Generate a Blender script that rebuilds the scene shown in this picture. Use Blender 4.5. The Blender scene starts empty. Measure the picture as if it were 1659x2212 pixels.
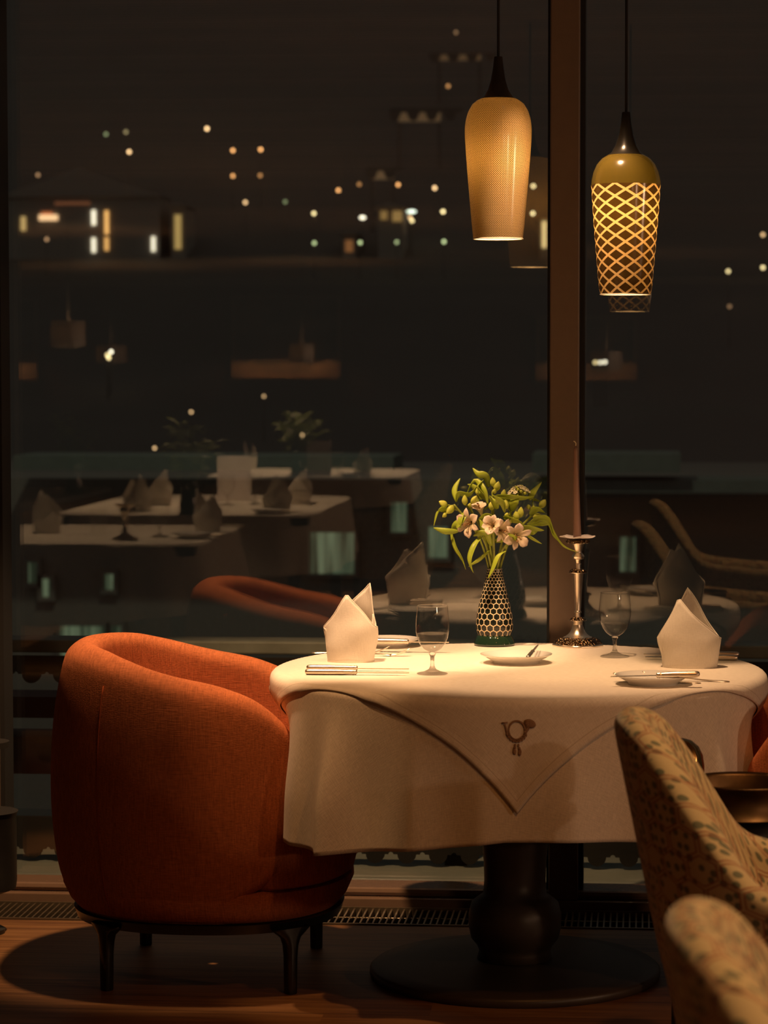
import bpy, bmesh, math, random
from math import sin, cos, pi, radians, sqrt, atan, tan, exp
from mathutils import Vector, Matrix, Quaternion
random.seed(11)
S = bpy.context.scene
COL = S.collection
V = Vector
# ------------------------------------------------------------------ camera geometry
FPX, PPX, PPY = 5600.0, 950.0, 1106.0
CAMZ = 1.49
TH = atan(311/5600); PS = atan(440/5600*cos(TH))
Fv = V((-sin(PS)*cos(TH), cos(PS)*cos(TH), -sin(TH)))
Rv = V((cos(PS), sin(PS), 0)); Uv = Rv.cross(Fv)
C0 = V((0, 0, CAMZ))
YG = 7.2                                    # the window plane
def ray(px, py): return Fv + Rv*((px-PPX)/FPX) + Uv*((PPY-py)/FPX)
def at_z(px, py, z): d = ray(px, py); return C0 + d*((z-CAMZ)/d.z)
def at_y(px, py, y): d = ray(px, py); return C0 + d*(y/d.y)
def mir_z(px, py, z): p = at_z(px, py, z); return V((p.x, 2*YG-p.y, p.z))   # a real thing seen by its reflection
def mir_y(px, py, y): p = at_y(px, py, 2*YG-y); return V((p.x, y, p.z))

def lerp_tab(tab, x):
    if x <= tab[0][0]: return tab[0][1]
    for (a, va), (b, vb) in zip(tab, tab[1:]):
        if x <= b:
            t = (x-a)/(b-a) if b > a else 0
            return va+(vb-va)*t
    return tab[-1][1]
def sst(a, b, x):
    t = min(1, max(0, (x-a)/(b-a))); return t*t*(3-2*t)

# ------------------------------------------------------------------ mesh builder
class MB:
    def __init__(s): s.v = []; s.f = []; s.uv = {}
    def av(s, p, uv=None):
        s.v.append(tuple(p))
        if uv is not None: s.uv[len(s.v)-1] = uv
        return len(s.v)-1
    def grid(s, rows, cu=False, cv=False, uvs=None, flip=False):
        n, m = len(rows), len(rows[0]); b = len(s.v)
        for i, r in enumerate(rows):
            for j, p in enumerate(r): s.av(p, uvs[i][j] if uvs else None)
        for i in range(n if cu else n-1):
            for j in range(m if cv else m-1):
                q = [b+i*m+j, b+i*m+(j+1) % m, b+((i+1) % n)*m+(j+1) % m, b+((i+1) % n)*m+j]
                s.f.append(q[::-1] if flip else q)
        return b
    def lathe(s, prof, n=48, c=(0, 0, 0), mod=None, uv=False, cap0=False, cap1=False, conf=False):
        b = len(s.v); m = n+1 if uv else n; vv = 0; pr = None; uz = []
        for (r, z) in prof:
            if pr is not None:
                ds = sqrt((r-pr[0])**2+(z-pr[1])**2)
                vv += ds/max(1e-4, (r+pr[0])/2)/(2*pi) if conf else ds
            pr = (r, z); uz.append(vv)
        for i, (r, z) in enumerate(prof):
            for j in range(m):
                a = 2*pi*j/n+pi/2
                rr = r*(mod(a, z) if mod else 1)
                s.av((c[0]+rr*cos(a), c[1]+rr*sin(a), c[2]+z), (j/n, uz[i]) if uv else None)
        for i in range(len(prof)-1):
            for j in range(n if uv else n):
                k = j+1 if uv else (j+1) % n
                s.f.append([b+i*m+j, b+i*m+k, b+(i+1)*m+k, b+(i+1)*m+j])
        if cap0: s.f.append([b+j for j in range(n)][::-1])
        if cap1: s.f.append([b+(len(prof)-1)*m+j for j in range(n)])
        return s
    def tube(s, pts, r, n=8, cap=True, ell=None):
        pts = [V(p) for p in pts]; k = len(pts)
        rs = r if isinstance(r, (list, tuple)) else [r]*k
        t0 = (pts[1]-pts[0]).normalized()
        up = V((0, 0, 1)) if abs(t0.z) < .9 else V((1, 0, 0))
        x = t0.cross(up).normalized(); rows = []
        for i, p in enumerate(pts):
            t = (pts[min(k-1, i+1)]-pts[max(0, i-1)]).normalized()
            x = (x-t*x.dot(t)).normalized(); y = t.cross(x)
            ex, ey = ell if ell else (1, 1)
            rows.append([p+x*(rs[i]*ex*cos(2*pi*j/n))+y*(rs[i]*ey*sin(2*pi*j/n)) for j in range(n)])
        b = s.grid(rows, cv=True)
        if cap:
            s.f.append([b+j for j in range(n)][::-1]); s.f.append([b+(k-1)*n+j for j in range(n)])
        return s
    def box(s, lo, hi):
        b = len(s.v)
        for z in (lo[2], hi[2]):
            for (x, y) in ((lo[0], lo[1]), (hi[0], lo[1]), (hi[0], hi[1]), (lo[0], hi[1])): s.av((x, y, z))
        for q in ((3, 2, 1, 0), (4, 5, 6, 7), (0, 1, 5, 4), (1, 2, 6, 5), (2, 3, 7, 6), (3, 0, 4, 7)): s.f.append([b+i for i in q])
        return s
    def sphere(s, c, r, nu=16, nv=10, sc=(1, 1, 1)):
        rows = []
        for i in range(nv+1):
            a = -pi/2+pi*i/nv
            rr = max(1e-5, cos(a))
            rows.append([(c[0]+r*sc[0]*rr*cos(2*pi*j/nu), c[1]+r*sc[1]*rr*sin(2*pi*j/nu), c[2]+r*sc[2]*sin(a)) for j in range(nu)])
        s.grid(rows, cv=True); return s
    def build(s, name, mat, parent=None, smooth=True, solid=0, bevel=0, sub=0, sharp=None, off=0, sub_after=0):
        me = bpy.data.meshes.new(name); me.from_pydata(s.v, [], s.f)
        if s.uv:
            ul = me.uv_layers.new(name='UVMap')
            for lp in me.loops: ul.data[lp.index].uv = s.uv.get(lp.vertex_index, (0, 0))
        bm = bmesh.new(); bm.from_mesh(me); bmesh.ops.recalc_face_normals(bm, faces=bm.faces); bm.to_mesh(me); bm.free()
        if smooth:
            for p in me.polygons: p.use_smooth = True
            if sharp: me.set_sharp_from_angle(angle=radians(sharp))
        me.materials.append(mat)
        o = bpy.data.objects.new(name, me); COL.objects.link(o)
        if parent: o.parent = parent
        if sub:
            d = o.modifiers.new('sub', 'SUBSURF'); d.levels = d.render_levels = sub
        if solid:
            d = o.modifiers.new('sol', 'SOLIDIFY'); d.thickness = solid; d.offset = off
        if bevel:
            d = o.modifiers.new('bev', 'BEVEL'); d.width = bevel; d.segments = 2; d.limit_method = 'ANGLE'
        if sub_after:
            d = o.modifiers.new('sub', 'SUBSURF'); d.levels = d.render_levels = sub_after
        return o

def tag(o, label, cat, group=None, kind=None):
    o['label'] = label; o['category'] = cat
    if group: o['group'] = group
    if kind: o['kind'] = kind
    return o
def thing(name, label, cat, loc=(0, 0, 0), rz=0, group=None):
    o = bpy.data.objects.new(name, None); COL.objects.link(o); o.empty_display_size = .05
    o.location = loc; o.rotation_euler = (0, 0, rz)
    return tag(o, label, cat, group)
KIDS = {}
def copy_tree(root, loc, rz, label, group=None, sc=None):
    if root not in KIDS: KIDS[root] = [(c, [g for g in bpy.data.objects if g.parent == c]) for c in bpy.data.objects if c.parent == root]
    r = root.copy(); COL.objects.link(r); r.location = loc; r.rotation_euler = (0, 0, rz); r['label'] = label
    if group: r['group'] = group
    if sc: r.scale = (sc, sc, sc)
    for c, gs in KIDS[root]:
        d = c.copy(); COL.objects.link(d); d.parent = r
        for g in gs:
            e = g.copy(); COL.objects.link(e); e.parent = d
    return r
def struct(o): o['kind'] = 'structure'; return o

# ------------------------------------------------------------------ materials
class NT:
    def __init__(s, name):
        s.m = bpy.data.materials.new(name); s.m.use_nodes = True; s.t = s.m.node_tree; s.n = s.t.nodes
        s.p = s.n['Principled BSDF']; s.out = s.n['Material Output']
    def node(s, typ, **kw):
        d = s.n.new(typ)
        for k, v in kw.items(): setattr(d, k, v)
        return d
    def link(s, a, b): s.t.links.new(a, b)
    def set(s, sock, v):
        if hasattr(v, 'is_output'): s.link(v, sock)
        else: sock.default_value = v
    def math(s, op, a, b=None, c=None, clamp=False):
        d = s.node('ShaderNodeMath', operation=op); d.use_clamp = clamp
        s.set(d.inputs[0], a)
        if b is not None: s.set(d.inputs[1], b)
        if c is not None: s.set(d.inputs[2], c)
        return d.outputs[0]
    def mix(s, f, a, b):
        d = s.node('ShaderNodeMix', data_type='RGBA')
        s.set(d.inputs[0], f); s.set(d.inputs[6], a); s.set(d.inputs[7], b)
        return d.outputs[2]
    def uv(s):
        d = s.node('ShaderNodeTexCoord'); x = s.node('ShaderNodeSeparateXYZ'); s.link(d.outputs['UV'], x.inputs[0]); return d.outputs['UV'], x.outputs[0], x.outputs[1]
    def obj(s): return s.node('ShaderNodeTexCoord').outputs['Object']
    def mapping(s, vec, sc):
        d = s.node('ShaderNodeMapping'); s.link(vec, d.inputs[0]); d.inputs['Scale'].default_value = sc; return d.outputs[0]
    def noise(s, vec, scale, detail=3, rough=.5):
        d = s.node('ShaderNodeTexNoise'); s.link(vec, d.inputs['Vector']); d.inputs['Scale'].default_value = scale; d.inputs['Detail'].default_value = detail
        d.inputs['Roughness'].default_value = rough; return d.outputs['Fac']
    def bump(s, h, strength, dist=.002):
        d = s.node('ShaderNodeBump'); d.inputs['Strength'].default_value = strength; d.inputs['Distance'].default_value = dist
        s.link(h, d.inputs['Height']); s.link(d.outputs[0], s.p.inputs['Normal']); return d
    def ramp(s, f, stops):
        d = s.node('ShaderNodeValToRGB'); cr = d.color_ramp
        while len(cr.elements) < len(stops): cr.elements.new(.5)
        for e, (p, c) in zip(cr.elements, stops): e.position = p; e.color = c
        s.set(d.inputs[0], f); return d.outputs[0]
def c4(c, k=1): return (c[0]*k, c[1]*k, c[2]*k, 1)
def srgb(r, g, b):
    f = lambda x: (x/255/12.92) if x/255 <= .04045 else ((x/255+.055)/1.055)**2.4
    return (f(r), f(g), f(b))
def plain(name, col, rough=.5, metal=0, var=.15, scale=20, bump=0, bscale=200, coat=0, spec=.5, trans=None):
    t = NT(name); o = t.obj()
    n = t.noise(o, scale)
    t.link(t.mix(n, c4(col, 1-var), c4(col, 1+var)), t.p.inputs['Base Color'])
    t.p.inputs['Roughness'].default_value = rough; t.p.inputs['Metallic'].default_value = metal
    t.p.inputs['Coat Weight'].default_value = coat; t.p.inputs['Specular IOR Level'].default_value = spec
    if bump: t.bump(t.noise(o, bscale, 4), bump)
    return t.m
def fabric(name, col, rough=.9, weave=900, bump=.4, var=.12, sheen=.2, uvspace=False, streak=0):
    t = NT(name); o = t.uv()[0] if uvspace else t.obj()
    a = t.noise(t.mapping(o, (weave*.1, weave, weave)), 1, 2); b = t.noise(t.mapping(o, (weave, weave*.1, weave*.1)), 1, 2)
    h = t.math('ADD', a, b)
    big = t.noise(o, 6, 3)
    f = t.math('ADD', t.math('MULTIPLY', t.math('SUBTRACT', h, 1.0), 1.3), t.math('ADD', t.math('MULTIPLY', big, .3), .35), clamp=True)
    t.link(t.mix(f, c4(col, 1-var*1.6), c4(col, 1+var*1.6)), t.p.inputs['Base Color'])
    t.p.inputs['Roughness'].default_value = rough; t.p.inputs['Specular IOR Level'].default_value = .15
    t.p.inputs['Sheen Weight'].default_value = sheen; t.p.inputs['Sheen Roughness'].default_value = .4
    t.p.inputs['Sheen Tint'].default_value = c4(col)
    t.bump(h, bump, .001)
    return t.m
def glow(name, col, strength, sample=False):
    t = NT(name); t.p.inputs['Base Color'].default_value = c4(col); t.p.inputs['Emission Color'].default_value = c4(col)
    t.p.inputs['Emission Strength'].default_value = strength
    if not sample: t.m.cycles.emission_sampling = 'NONE'
    return t.m
def thin_glass(name, ior, tint=(1, 1, 1), edge=None):
    t = NT(name); f0 = ((ior-1)/(ior+1))**2
    lw0 = t.node('ShaderNodeLayerWeight'); lw0.inputs[0].default_value = .5
    frs = t.math('ADD', f0, t.math('MULTIPLY', t.math('POWER', lw0.outputs['Facing'], 5), 1-f0))
    tr = t.node('ShaderNodeBsdfTransparent'); tr.inputs[0].default_value = c4(tint)
    gl = t.node('ShaderNodeBsdfGlossy'); gl.inputs['Roughness'].default_value = 0.0; gl.inputs['Color'].default_value = (1, 1, 1, 1)
    mx = t.node('ShaderNodeMixShader'); t.link(frs, mx.inputs[0]); t.link(tr.outputs[0], mx.inputs[1]); t.link(gl.outputs[0], mx.inputs[2])
    if edge:
        lw = t.node('ShaderNodeLayerWeight'); lw.inputs[0].default_value = .35
        t.link(t.mix(t.math('POWER', lw.outputs['Facing'], 2.6), c4(tint), c4(edge)), tr.inputs[0])
    t.link(mx.outputs[0], t.out.inputs[0]); return t.m

M = {}
M['linen'] = fabric('white_linen', (.80, .74, .65), weave=420, bump=.3, var=.10, sheen=.05, uvspace=True)
M['overcloth'] = None
M['napkin'] = fabric('napkin_linen', (.74, .69, .61), weave=700, bump=.2, var=.04, sheen=.05)
M['orange'] = fabric('orange_wool', (.47, .145, .055), weave=380, bump=.5, var=.2, sheen=.25)
M['orange_thread'] = fabric('orange_thread', (.36, .075, .02), weave=700)
M['blackwood'] = plain('black_stained_wood', (.02, .018, .015), .45, var=.3)
M['darkwood'] = plain('dark_walnut', (.05, .036, .026), .42, var=.35, scale=12)
M['silver'] = plain('warm_silver', (.90, .80, .66), .32, 1, var=.06, bump=.03, bscale=60)
M['silver_dark'] = plain('tarnished_silver', (.62, .50, .36), .3, 1, var=.35, scale=140)
M['porcelain'] = plain('white_porcelain', (.82, .80, .76), .12, var=.02, coat=.5)
M['post'] = plain('brown_window_paint', (.165, .112, .076), .42, var=.08, scale=60, bump=.05, bscale=300)
M['gasket'] = plain('black_rubber_gasket', (.008, .007, .006), .7)
M['sill'] = plain('brown_metal_sill', (.20, .125, .08), .24, var=.1, scale=40)
M['grille'] = plain('anodised_grille', (.30, .24, .16), .32, .8, var=.15)
M['black'] = plain('black_void', (.006, .005, .005), .8)
M['metal_black'] = plain('black_enamel', (.012, .011, .009), .25, coat=.2)
M['cord'] = plain('black_textile_cord', (.012, .01, .009), .8)
M['candle'] = plain('brown_candle_wax', (.22, .125, .09), .4, var=.06)
M['wick'] = plain('pale_candle_wick', (.75, .62, .42), .9)
M['paper'] = plain('white_paper', (.85, .78, .76), .8, var=.03)
M['leaf'] = None
M['stem'] = plain('green_stalk', (.22, .26, .035), .4, var=.25, scale=80)
M['cord2'] = M['cord']
def solid_glass(name, ior, k, tint):
    t = NT(name); p = t.p; p.inputs['Transmission Weight'].default_value = 1; p.inputs['Roughness'].default_value = 0; p.inputs['IOR'].default_value = ior
    tr = t.node('ShaderNodeBsdfTransparent'); tr.inputs[0].default_value = c4(tint); mx = t.node('ShaderNodeMixShader'); mx.inputs[0].default_value = k
    t.link(tr.outputs[0], mx.inputs[1]); t.link(p.outputs[0], mx.inputs[2]); t.link(mx.outputs[0], t.out.inputs[0]); return t.m
M['glass_solid'] = solid_glass('clear_glass', 1.45, .7, (.96, .95, .93)); M['water'] = solid_glass('still_water', 1.33, .2, (.99, .99, .98))
M['bowl'] = thin_glass('thin_bowl_glass', 1.45, (.98, .98, .97), (.14, .13, .12))
M['pane'] = thin_glass('window_glass', 1.84, (.97, .98, .96))
M['copper'] = plain('aged_copper', (.13, .075, .034), .45, 1, var=.45, scale=30, bump=.15, bscale=50)
M['brass'] = plain('polished_brass', (.62, .36, .12), .2, 1, var=.25, scale=30)
M['plaster'] = plain('brown_plaster', (.10, .06, .04), .8, var=.1)
M['redwall'] = plain('dark_red_wall', (.09, .028, .02), .7, var=.1)

def leafmat(name, ca, cb):
    t = NT(name); o = t.uv(); n = t.noise(t.mapping(o[0], (1, 60, 1)), 1, 3); n2 = t.noise(t.obj(), 25, 2)
    t.link(t.mix(t.math('MULTIPLY', t.math('ADD', n, n2), .5), c4(ca), c4(cb)), t.p.inputs['Base Color'])
    t.p.inputs['Roughness'].default_value = .32
    tl = t.node('ShaderNodeBsdfTranslucent'); tl.inputs[0].default_value = c4(cb, .9)
    mx = t.node('ShaderNodeMixShader'); mx.inputs[0].default_value = .3
    t.link(t.p.outputs[0], mx.inputs[1]); t.link(tl.outputs[0], mx.inputs[2]); t.link(mx.outputs[0], t.out.inputs[0])
    t.bump(n, .3, .001)
    return t.m
M['leaf'] = leafmat('glossy_leaf', (.24, .36, .028), (.58, .68, .08))
M['bud'] = leafmat('yellow_green_bud', (.42, .52, .05), (.76, .78, .18))
M['foliage'] = leafmat('dark_foliage', (.11, .16, .02), (.26, .32, .05))
def petalmat():
    t = NT('pale_pink_petal'); uv, u, v = t.uv()
    streak = t.math('GREATER_THAN', t.noise(t.mapping(uv, (70, 9, 1)), 1, 1), .66)
    mid = t.math('MULTIPLY', streak, t.math('LESS_THAN', t.math('ABSOLUTE', t.math('SUBTRACT', v, .5)), .28))
    base = t.mix(u, (.80, .74, .36, 1), (.84, .70, .62, 1))
    t.link(t.mix(mid, base, (.30, .12, .07, 1)), t.p.inputs['Base Color']); t.p.inputs['Roughness'].default_value = .5
    tl = t.node('ShaderNodeBsdfTranslucent'); tl.inputs[0].default_value = (.8, .62, .5, 1)
    mx = t.node('ShaderNodeMixShader'); mx.inputs[0].default_value = .3
    t.link(t.p.outputs[0], mx.inputs[1]); t.link(tl.outputs[0], mx.inputs[2]); t.link(mx.outputs[0], t.out.inputs[0])
    return t.m
M['petal'] = petalmat()
M['stamen'] = plain('dark_stamen', (.25, .13, .04), .6)
M['white_petal'] = plain('cream_white_petal', (.80, .76, .55), .5)

def overcloth():
    t = NT('linen_overcloth'); uv, u, v = t.uv()
    a = t.noise(t.mapping(uv, (45, 430, 1)), 1, 2); b = t.noise(t.mapping(uv, (430, 45, 1)), 1, 2)
    h = t.math('ADD', a, b)
    big = t.noise(uv, 7, 3)
    f = t.math('ADD', t.math('MULTIPLY', t.math('SUBTRACT', h, 1.0), 1.3), t.math('ADD', t.math('MULTIPLY', big, .3), .35), clamp=True)
    col = t.mix(f, (.70, .64, .55, 1), (.88, .82, .73, 1))
    # hem stitch line .03 from the edge
    e = t.math('MAXIMUM', t.math('ABSOLUTE', u), t.math('ABSOLUTE', v))
    line = t.math('LESS_THAN', t.math('ABSOLUTE', t.math('SUBTRACT', e, .575)), .0012)
    t.link(t.mix(t.math('MULTIPLY', line, .5), col, (.5, .43, .34, 1)), t.p.inputs['Base Color'])
    t.p.inputs['Roughness'].default_value = .85; t.p.inputs['Specular IOR Level'].default_value = .2
    t.bump(t.math('SUBTRACT', h, t.math('MULTIPLY', line, 1.2)), .3, .001)
    return t.m
M['overcloth'] = overcloth()
M['embroidery'] = fabric('brown_embroidery', (.30, .185, .115), weave=900, bump=.5)

def oak():
    t = NT('oak_planks'); o = t.obj()
    x = t.node('ShaderNodeSeparateXYZ'); t.link(o, x.inputs[0])
    row = t.math('FLOOR', t.math('DIVIDE', x.outputs[1], .14))
    wn = t.node('ShaderNodeTexWhiteNoise', noise_dimensions='1D'); t.link(row, wn.inputs['W'])
    xs = t.math('ADD', x.outputs[0], t.math('MULTIPLY', wn.outputs[0], 3.7))
    colm = t.math('FLOOR', t.math('DIVIDE', xs, 1.6))
    wn2 = t.node('ShaderNodeTexWhiteNoise', noise_dimensions='2D'); cb = t.node('ShaderNodeCombineXYZ'); t.link(row, cb.inputs[0]); t.link(colm, cb.inputs[1]); t.link(cb.outputs[0], wn2.inputs['Vector'])
    cv = t.node('ShaderNodeCombineXYZ'); t.link(t.math('MULTIPLY', xs, 2.2), cv.inputs[0]); t.link(t.math('MULTIPLY', x.outputs[1], 38), cv.inputs[1]); t.link(wn2.outputs[0], cv.inputs[2])
    g = t.noise(cv.outputs[0], 1.6, 6, .62)
    g2 = t.math('ADD', t.math('MULTIPLY', g, 1.1), t.math('MULTIPLY', wn2.outputs[0], .25))
    col = t.ramp(g2, [(.3, (.055, .022, .008, 1)), (.55, (.17, .075, .026, 1)), (.9, (.30, .15, .055, 1))])
    fy = t.math('PINGPONG', x.outputs[1], .07)
    gap = t.math('LESS_THAN', fy, .0012)
    t.link(t.mix(gap, col, (.015, .008, .004, 1)), t.p.inputs['Base Color']); t.p.inputs['Roughness'].default_value = .42
    t.bump(t.math('SUBTRACT', g, gap), .25, .001)
    return t.m
M['oak'] = oak()
def ceilmat():
    t = NT('timber_ceiling'); o = t.obj(); x = t.node('ShaderNodeSeparateXYZ'); t.link(o, x.inputs[0])
    row = t.math('FLOOR', t.math('DIVIDE', x.outputs[1], .11)); wn = t.node('ShaderNodeTexWhiteNoise', noise_dimensions='1D'); t.link(row, wn.inputs['W'])
    col = t.mix(wn.outputs[0], (.22, .15, .11, 1), (.42, .30, .23, 1))
    gap = t.math('LESS_THAN', t.math('PINGPONG', x.outputs[1], .055), .006)
    t.link(t.mix(gap, col, (.02, .012, .008, 1)), t.p.inputs['Base Color']); t.p.inputs['Roughness'].default_value = .7
    return t.m
M['ceil'] = ceilmat()

def hexdist(t, px, py):
    # distance to the edge of a pointy-topped hexagon cell: .5 on the edge
    def half(ox, oy):
        a = t.math('SUBTRACT', t.math('FLOORED_MODULO', t.math('SUBTRACT', px, ox), 1.0), .5)
        b = t.math('SUBTRACT', t.math('FLOORED_MODULO', t.math('SUBTRACT', py, oy), 1.7320508), .8660254)
        a = t.math('ABSOLUTE', a); b = t.math('ABSOLUTE', b)
        return t.math('MAXIMUM', a, t.math('ADD', t.math('MULTIPLY', a, .5), t.math('MULTIPLY', b, .8660254)))
    return t.math('MINIMUM', half(0, 0), half(.5, .8660254))
def vasemat():
    t = NT('honeycomb_glaze'); uv, u, v = t.uv(); N = 17
    h = hexdist(t, t.math('MULTIPLY', u, N), t.math('MULTIPLY', v, N))
    line = t.math('GREATER_THAN', h, .432)
    t.link(t.mix(line, (.012, .016, .012, 1), (.74, .60, .40, 1)), t.p.inputs['Base Color'])
    t.set(t.p.inputs['Roughness'], t.math('ADD', .14, t.math('MULTIPLY', line, .3)))
    sm = t.math('MULTIPLY', t.math('SUBTRACT', h, .38), 12, clamp=True); t.bump(sm, .5, .001)
    return t.m
M['vase'] = vasemat()
M['greenglaze'] = plain('dark_green_glaze', (.012, .032, .018), .08, coat=.6)
def scalemat():
    t = NT('scale_pattern_upholstery'); uv, u, v = t.uv()
    # staggered scales outlined in red-brown thread, grey-green dots inside each
    P = .062; pu = t.math('DIVIDE', u, P); pv = t.math('DIVIDE', v, P*.9)
    h = hexdist(t, pu, t.math('MULTIPLY', pv, 1.1))
    line = t.math('LESS_THAN', t.math('ABSOLUTE', t.math('SUBTRACT', h, .44)), .03)
    vo = t.node('ShaderNodeTexVoronoi', feature='F1'); t.link(uv, vo.inputs['Vector']); vo.inputs['Scale'].default_value = 52; vo.inputs['Randomness'].default_value = .45
    dot = t.math('LESS_THAN', vo.outputs['Distance'], .36)
    n = t.noise(uv, 900, 2)
    base = t.mix(n, (.45, .32, .15, 1), (.62, .48, .26, 1))
    c = t.mix(t.math('MULTIPLY', dot, .9), base, (.12, .125, .07, 1))
    c = t.mix(t.math('MULTIPLY', line, .75), c, (.30, .085, .035, 1))
    t.link(c, t.p.inputs['Base Color']); t.p.inputs['Roughness'].default_value = .9; t.p.inputs['Sheen Weight'].default_value = .3
    t.p.inputs['Specular IOR Level'].default_value = .15
    t.bump(t.math('ADD', n, t.math('MULTIPLY', line, 1.5)), .4, .001)
    return t.m
M['scale'] = scalemat()
def lamp_glaze(name, N, P, w, dark, trd, tr):
    t = NT(name); uv, u, v = t.uv()
    p = t.math('ADD', t.math('MULTIPLY', u, N), t.math('DIVIDE', v, P)); q = t.math('SUBTRACT', t.math('MULTIPLY', u, N), t.math('DIVIDE', v, P))
    a = t.math('LESS_THAN', t.math('PINGPONG', p, .5), w/2); b = t.math('LESS_THAN', t.math('PINGPONG', q, .5), w/2)
    ln = t.math('MAXIMUM', a, b)
    gm = t.node('ShaderNodeNewGeometry')
    t.link(t.mix(gm.outputs['Backfacing'], t.mix(ln, c4(dark), (.50, .37, .20, 1)), (.78, .72, .60, 1)), t.p.inputs['Base Color']); t.p.inputs['Roughness'].default_value = .16
    tl = t.node('ShaderNodeBsdfTranslucent'); t.link(t.mix(ln, c4(trd), c4(tr)), tl.inputs[0])
    ad = t.node('ShaderNodeAddShader'); t.link(t.p.outputs[0], ad.inputs[0]); t.link(tl.outputs[0], ad.inputs[1]); t.link(ad.outputs[0], t.out.inputs[0])
    return t.m
M['net'] = lamp_glaze('fine_net_glaze', 92, .0052, .36, (.05, .026, .008), (.0008, .00036, .00005), (.0150, .0094, .0028))
M['lattice'] = lamp_glaze('lattice_glaze', 10, .031, .21, (.045, .026, .009), (.0021, .0011, .00018), (.0320, .0205, .0072))
M['olive'] = lamp_glaze('olive_glaze', 1, 1, 0, (.06, .045, .010), (.0022, .0016, .00014), (0, 0, 0))
M['lampwhite'] = plain('white_inner_glaze', (.85, .8, .7), .3)
PEND, PEND2, ROOM, UPFILL = 13.0, 12.0, 14.0, 85.0  # last value powers the added ceiling-wash fill
# ------------------------------------------------------------------ the room
XL, XR, YB, ZC = -8.0, 6.0, -16.0, 2.556
PX0 = at_y(1188, 700, 7.07).x; PX1 = at_y(1252, 700, 7.07).x           # the brown mullion
LX0 = at_y(-120, 700, 7.07).x; LX1 = at_y(28, 700, 7.24).x-.013             # the next mullion, cut by the frame
struct(MB().box((XL, YB, -.1), (XR, 6.83, 0)).build('floor', M['oak'], smooth=False))
struct(MB().box((XL, YB, ZC), (XR, 7.3, ZC+.1)).build('ceiling', M['ceil'], smooth=False))
struct(MB().box((XL, YB-.2, -.1), (XR, YB, ZC)).build('wall_back', M['redwall'], smooth=False))
struct(MB().box((XL-.2, YB, -.1), (XL, 7.3, ZC)).build('wall_left', M['plaster'], smooth=False))
struct(MB().box((XR, YB, -.1), (XR+.2, 7.3, ZC)).build('wall_right', M['plaster'], smooth=False))
struct(MB().box((XL, 6.83, -.32), (XR, 7.06, -.30)).box((XL, 6.81, -.32), (XR, 6.83, -.1)).build('floor_trench', M['black'], smooth=False))
struct(MB().box((XL, YB, 1.0), (XR, YB+.03, 1.04)).build('trim_1', M['plaster'], smooth=False))
struct(MB().box((XL, YB, 2.46), (XR, YB+.05, ZC)).build('trim_2', M['post'], smooth=False))
# window wall: bottom rail, mullions, panes
m = MB(); m.box((XL, 7.05, -.1), (XR, 7.28, -.005)); m.box((XL, 7.055, -.005), (XR, 7.25, .028))
o = m.build('trim_3', M['sill'], smooth=False, bevel=.004); struct(o)
m = MB(); m.box((XL, 7.075, .028), (XR, 7.2, .052))
struct(m.build('trim_4', M['sill'], smooth=False, bevel=.011))
xs = [(XL, XL+.09), (-6.7, -6.6), (-5.1, -5.0), (-3.45, -3.35), (LX0, LX1), (PX0, PX1), (1.35, 1.45), (2.9, 3.0), (4.45, 4.55), (XR-.09, XR)]
for i, (a, b) in enumerate(xs):
    o = MB().box((a, 7.06, .028), (b, 7.24, ZC)).build('trim_%d' % (5+i), M['post'], smooth=False, bevel=.004); struct(o)
    g = MB(); g.box((a-.008, 7.10, .05), (a, 7.2, ZC)); g.box((b, 7.10, .05), (b+.013, 7.2, ZC)); struct(g.build('gasket', M['gasket'], o, smooth=False))
for i, ((a, b), (c, d)) in enumerate(zip(xs, xs[1:])):
    w = MB()
    for y in (YG, YG+.024):
        k = len(w.v)
        for p in ((b, y, .05), (c, y, .05), (c, y, ZC), (b, y, ZC)): w.av(p)
        w.f.append([k, k+1, k+2, k+3])
    struct(w.build('window_%d' % (i+1), M['pane'], smooth=False))
# convector grille in the floor
gy0, gy1 = 6.835, 7.045
gr = thing('floor_grille', 'long slatted metal convector grille set in the floor before the window', 'floor grille', (0, 0, 0))
m = MB(); m.box((-3.4, gy0, -.02), (3, gy0+.008, .004)); m.box((-3.4, gy1-.008, -.02), (3, gy1, .006)); m.build('frame', M['grille'], gr, smooth=False)
m = MB(); x = -2.2
while x < 1.2: m.box((x, gy0+.008, -.016), (x+.0045, gy1-.008, .002)); x += .0172
m.build('slat', M['grille'], gr, smooth=False)
m = MB()
for y in (gy0+.06, gy0+.145): m.tube([(-2.2, y, -.012), (1.2, y, -.012)], .0028, 8)
m.build('tie_rod', M['grille'], gr)

# ------------------------------------------------------------------ the dining table
TZ = .75
ya, yb = at_z(1112, 1388, TZ).y, at_z(1112, 1524, TZ).y
TC = V((at_z(1118, 1452, TZ).x, (ya+yb)/2, 0)); RT = .60
print('TABLE', TC, ya, yb)
tb = thing('pedestal_table', 'round dining table with dark turned pedestal on a wide disc foot', 'table', TC)
bx = at_z(1109, 2100, .02).x-TC.x
MB().lathe([(0, 0), (.352, 0), (.357, .006), (.357, .018), (.35, .024), (.30, .028), (.10, .040), (0, .042)], 96, (bx, 0, 0)).build('base_plate', M['darkwood'], tb, sharp=50)
MB().lathe([(.06, .036), (.093, .042), (.088, .06), (.094, .075), (.108, .092), (.114, .12), (.114, .15), (.107, .178), (.090, .192), (.078, .20), (.0755, .235), (.077, .28), (.082, .33), (.09, .38), (.10, .44), (.12, .50), (.15, .56), (.18, .60), (.22, .66), (.22, .70)], 64, (bx, 0, 0)).build('column', M['darkwood'], tb)
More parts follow.
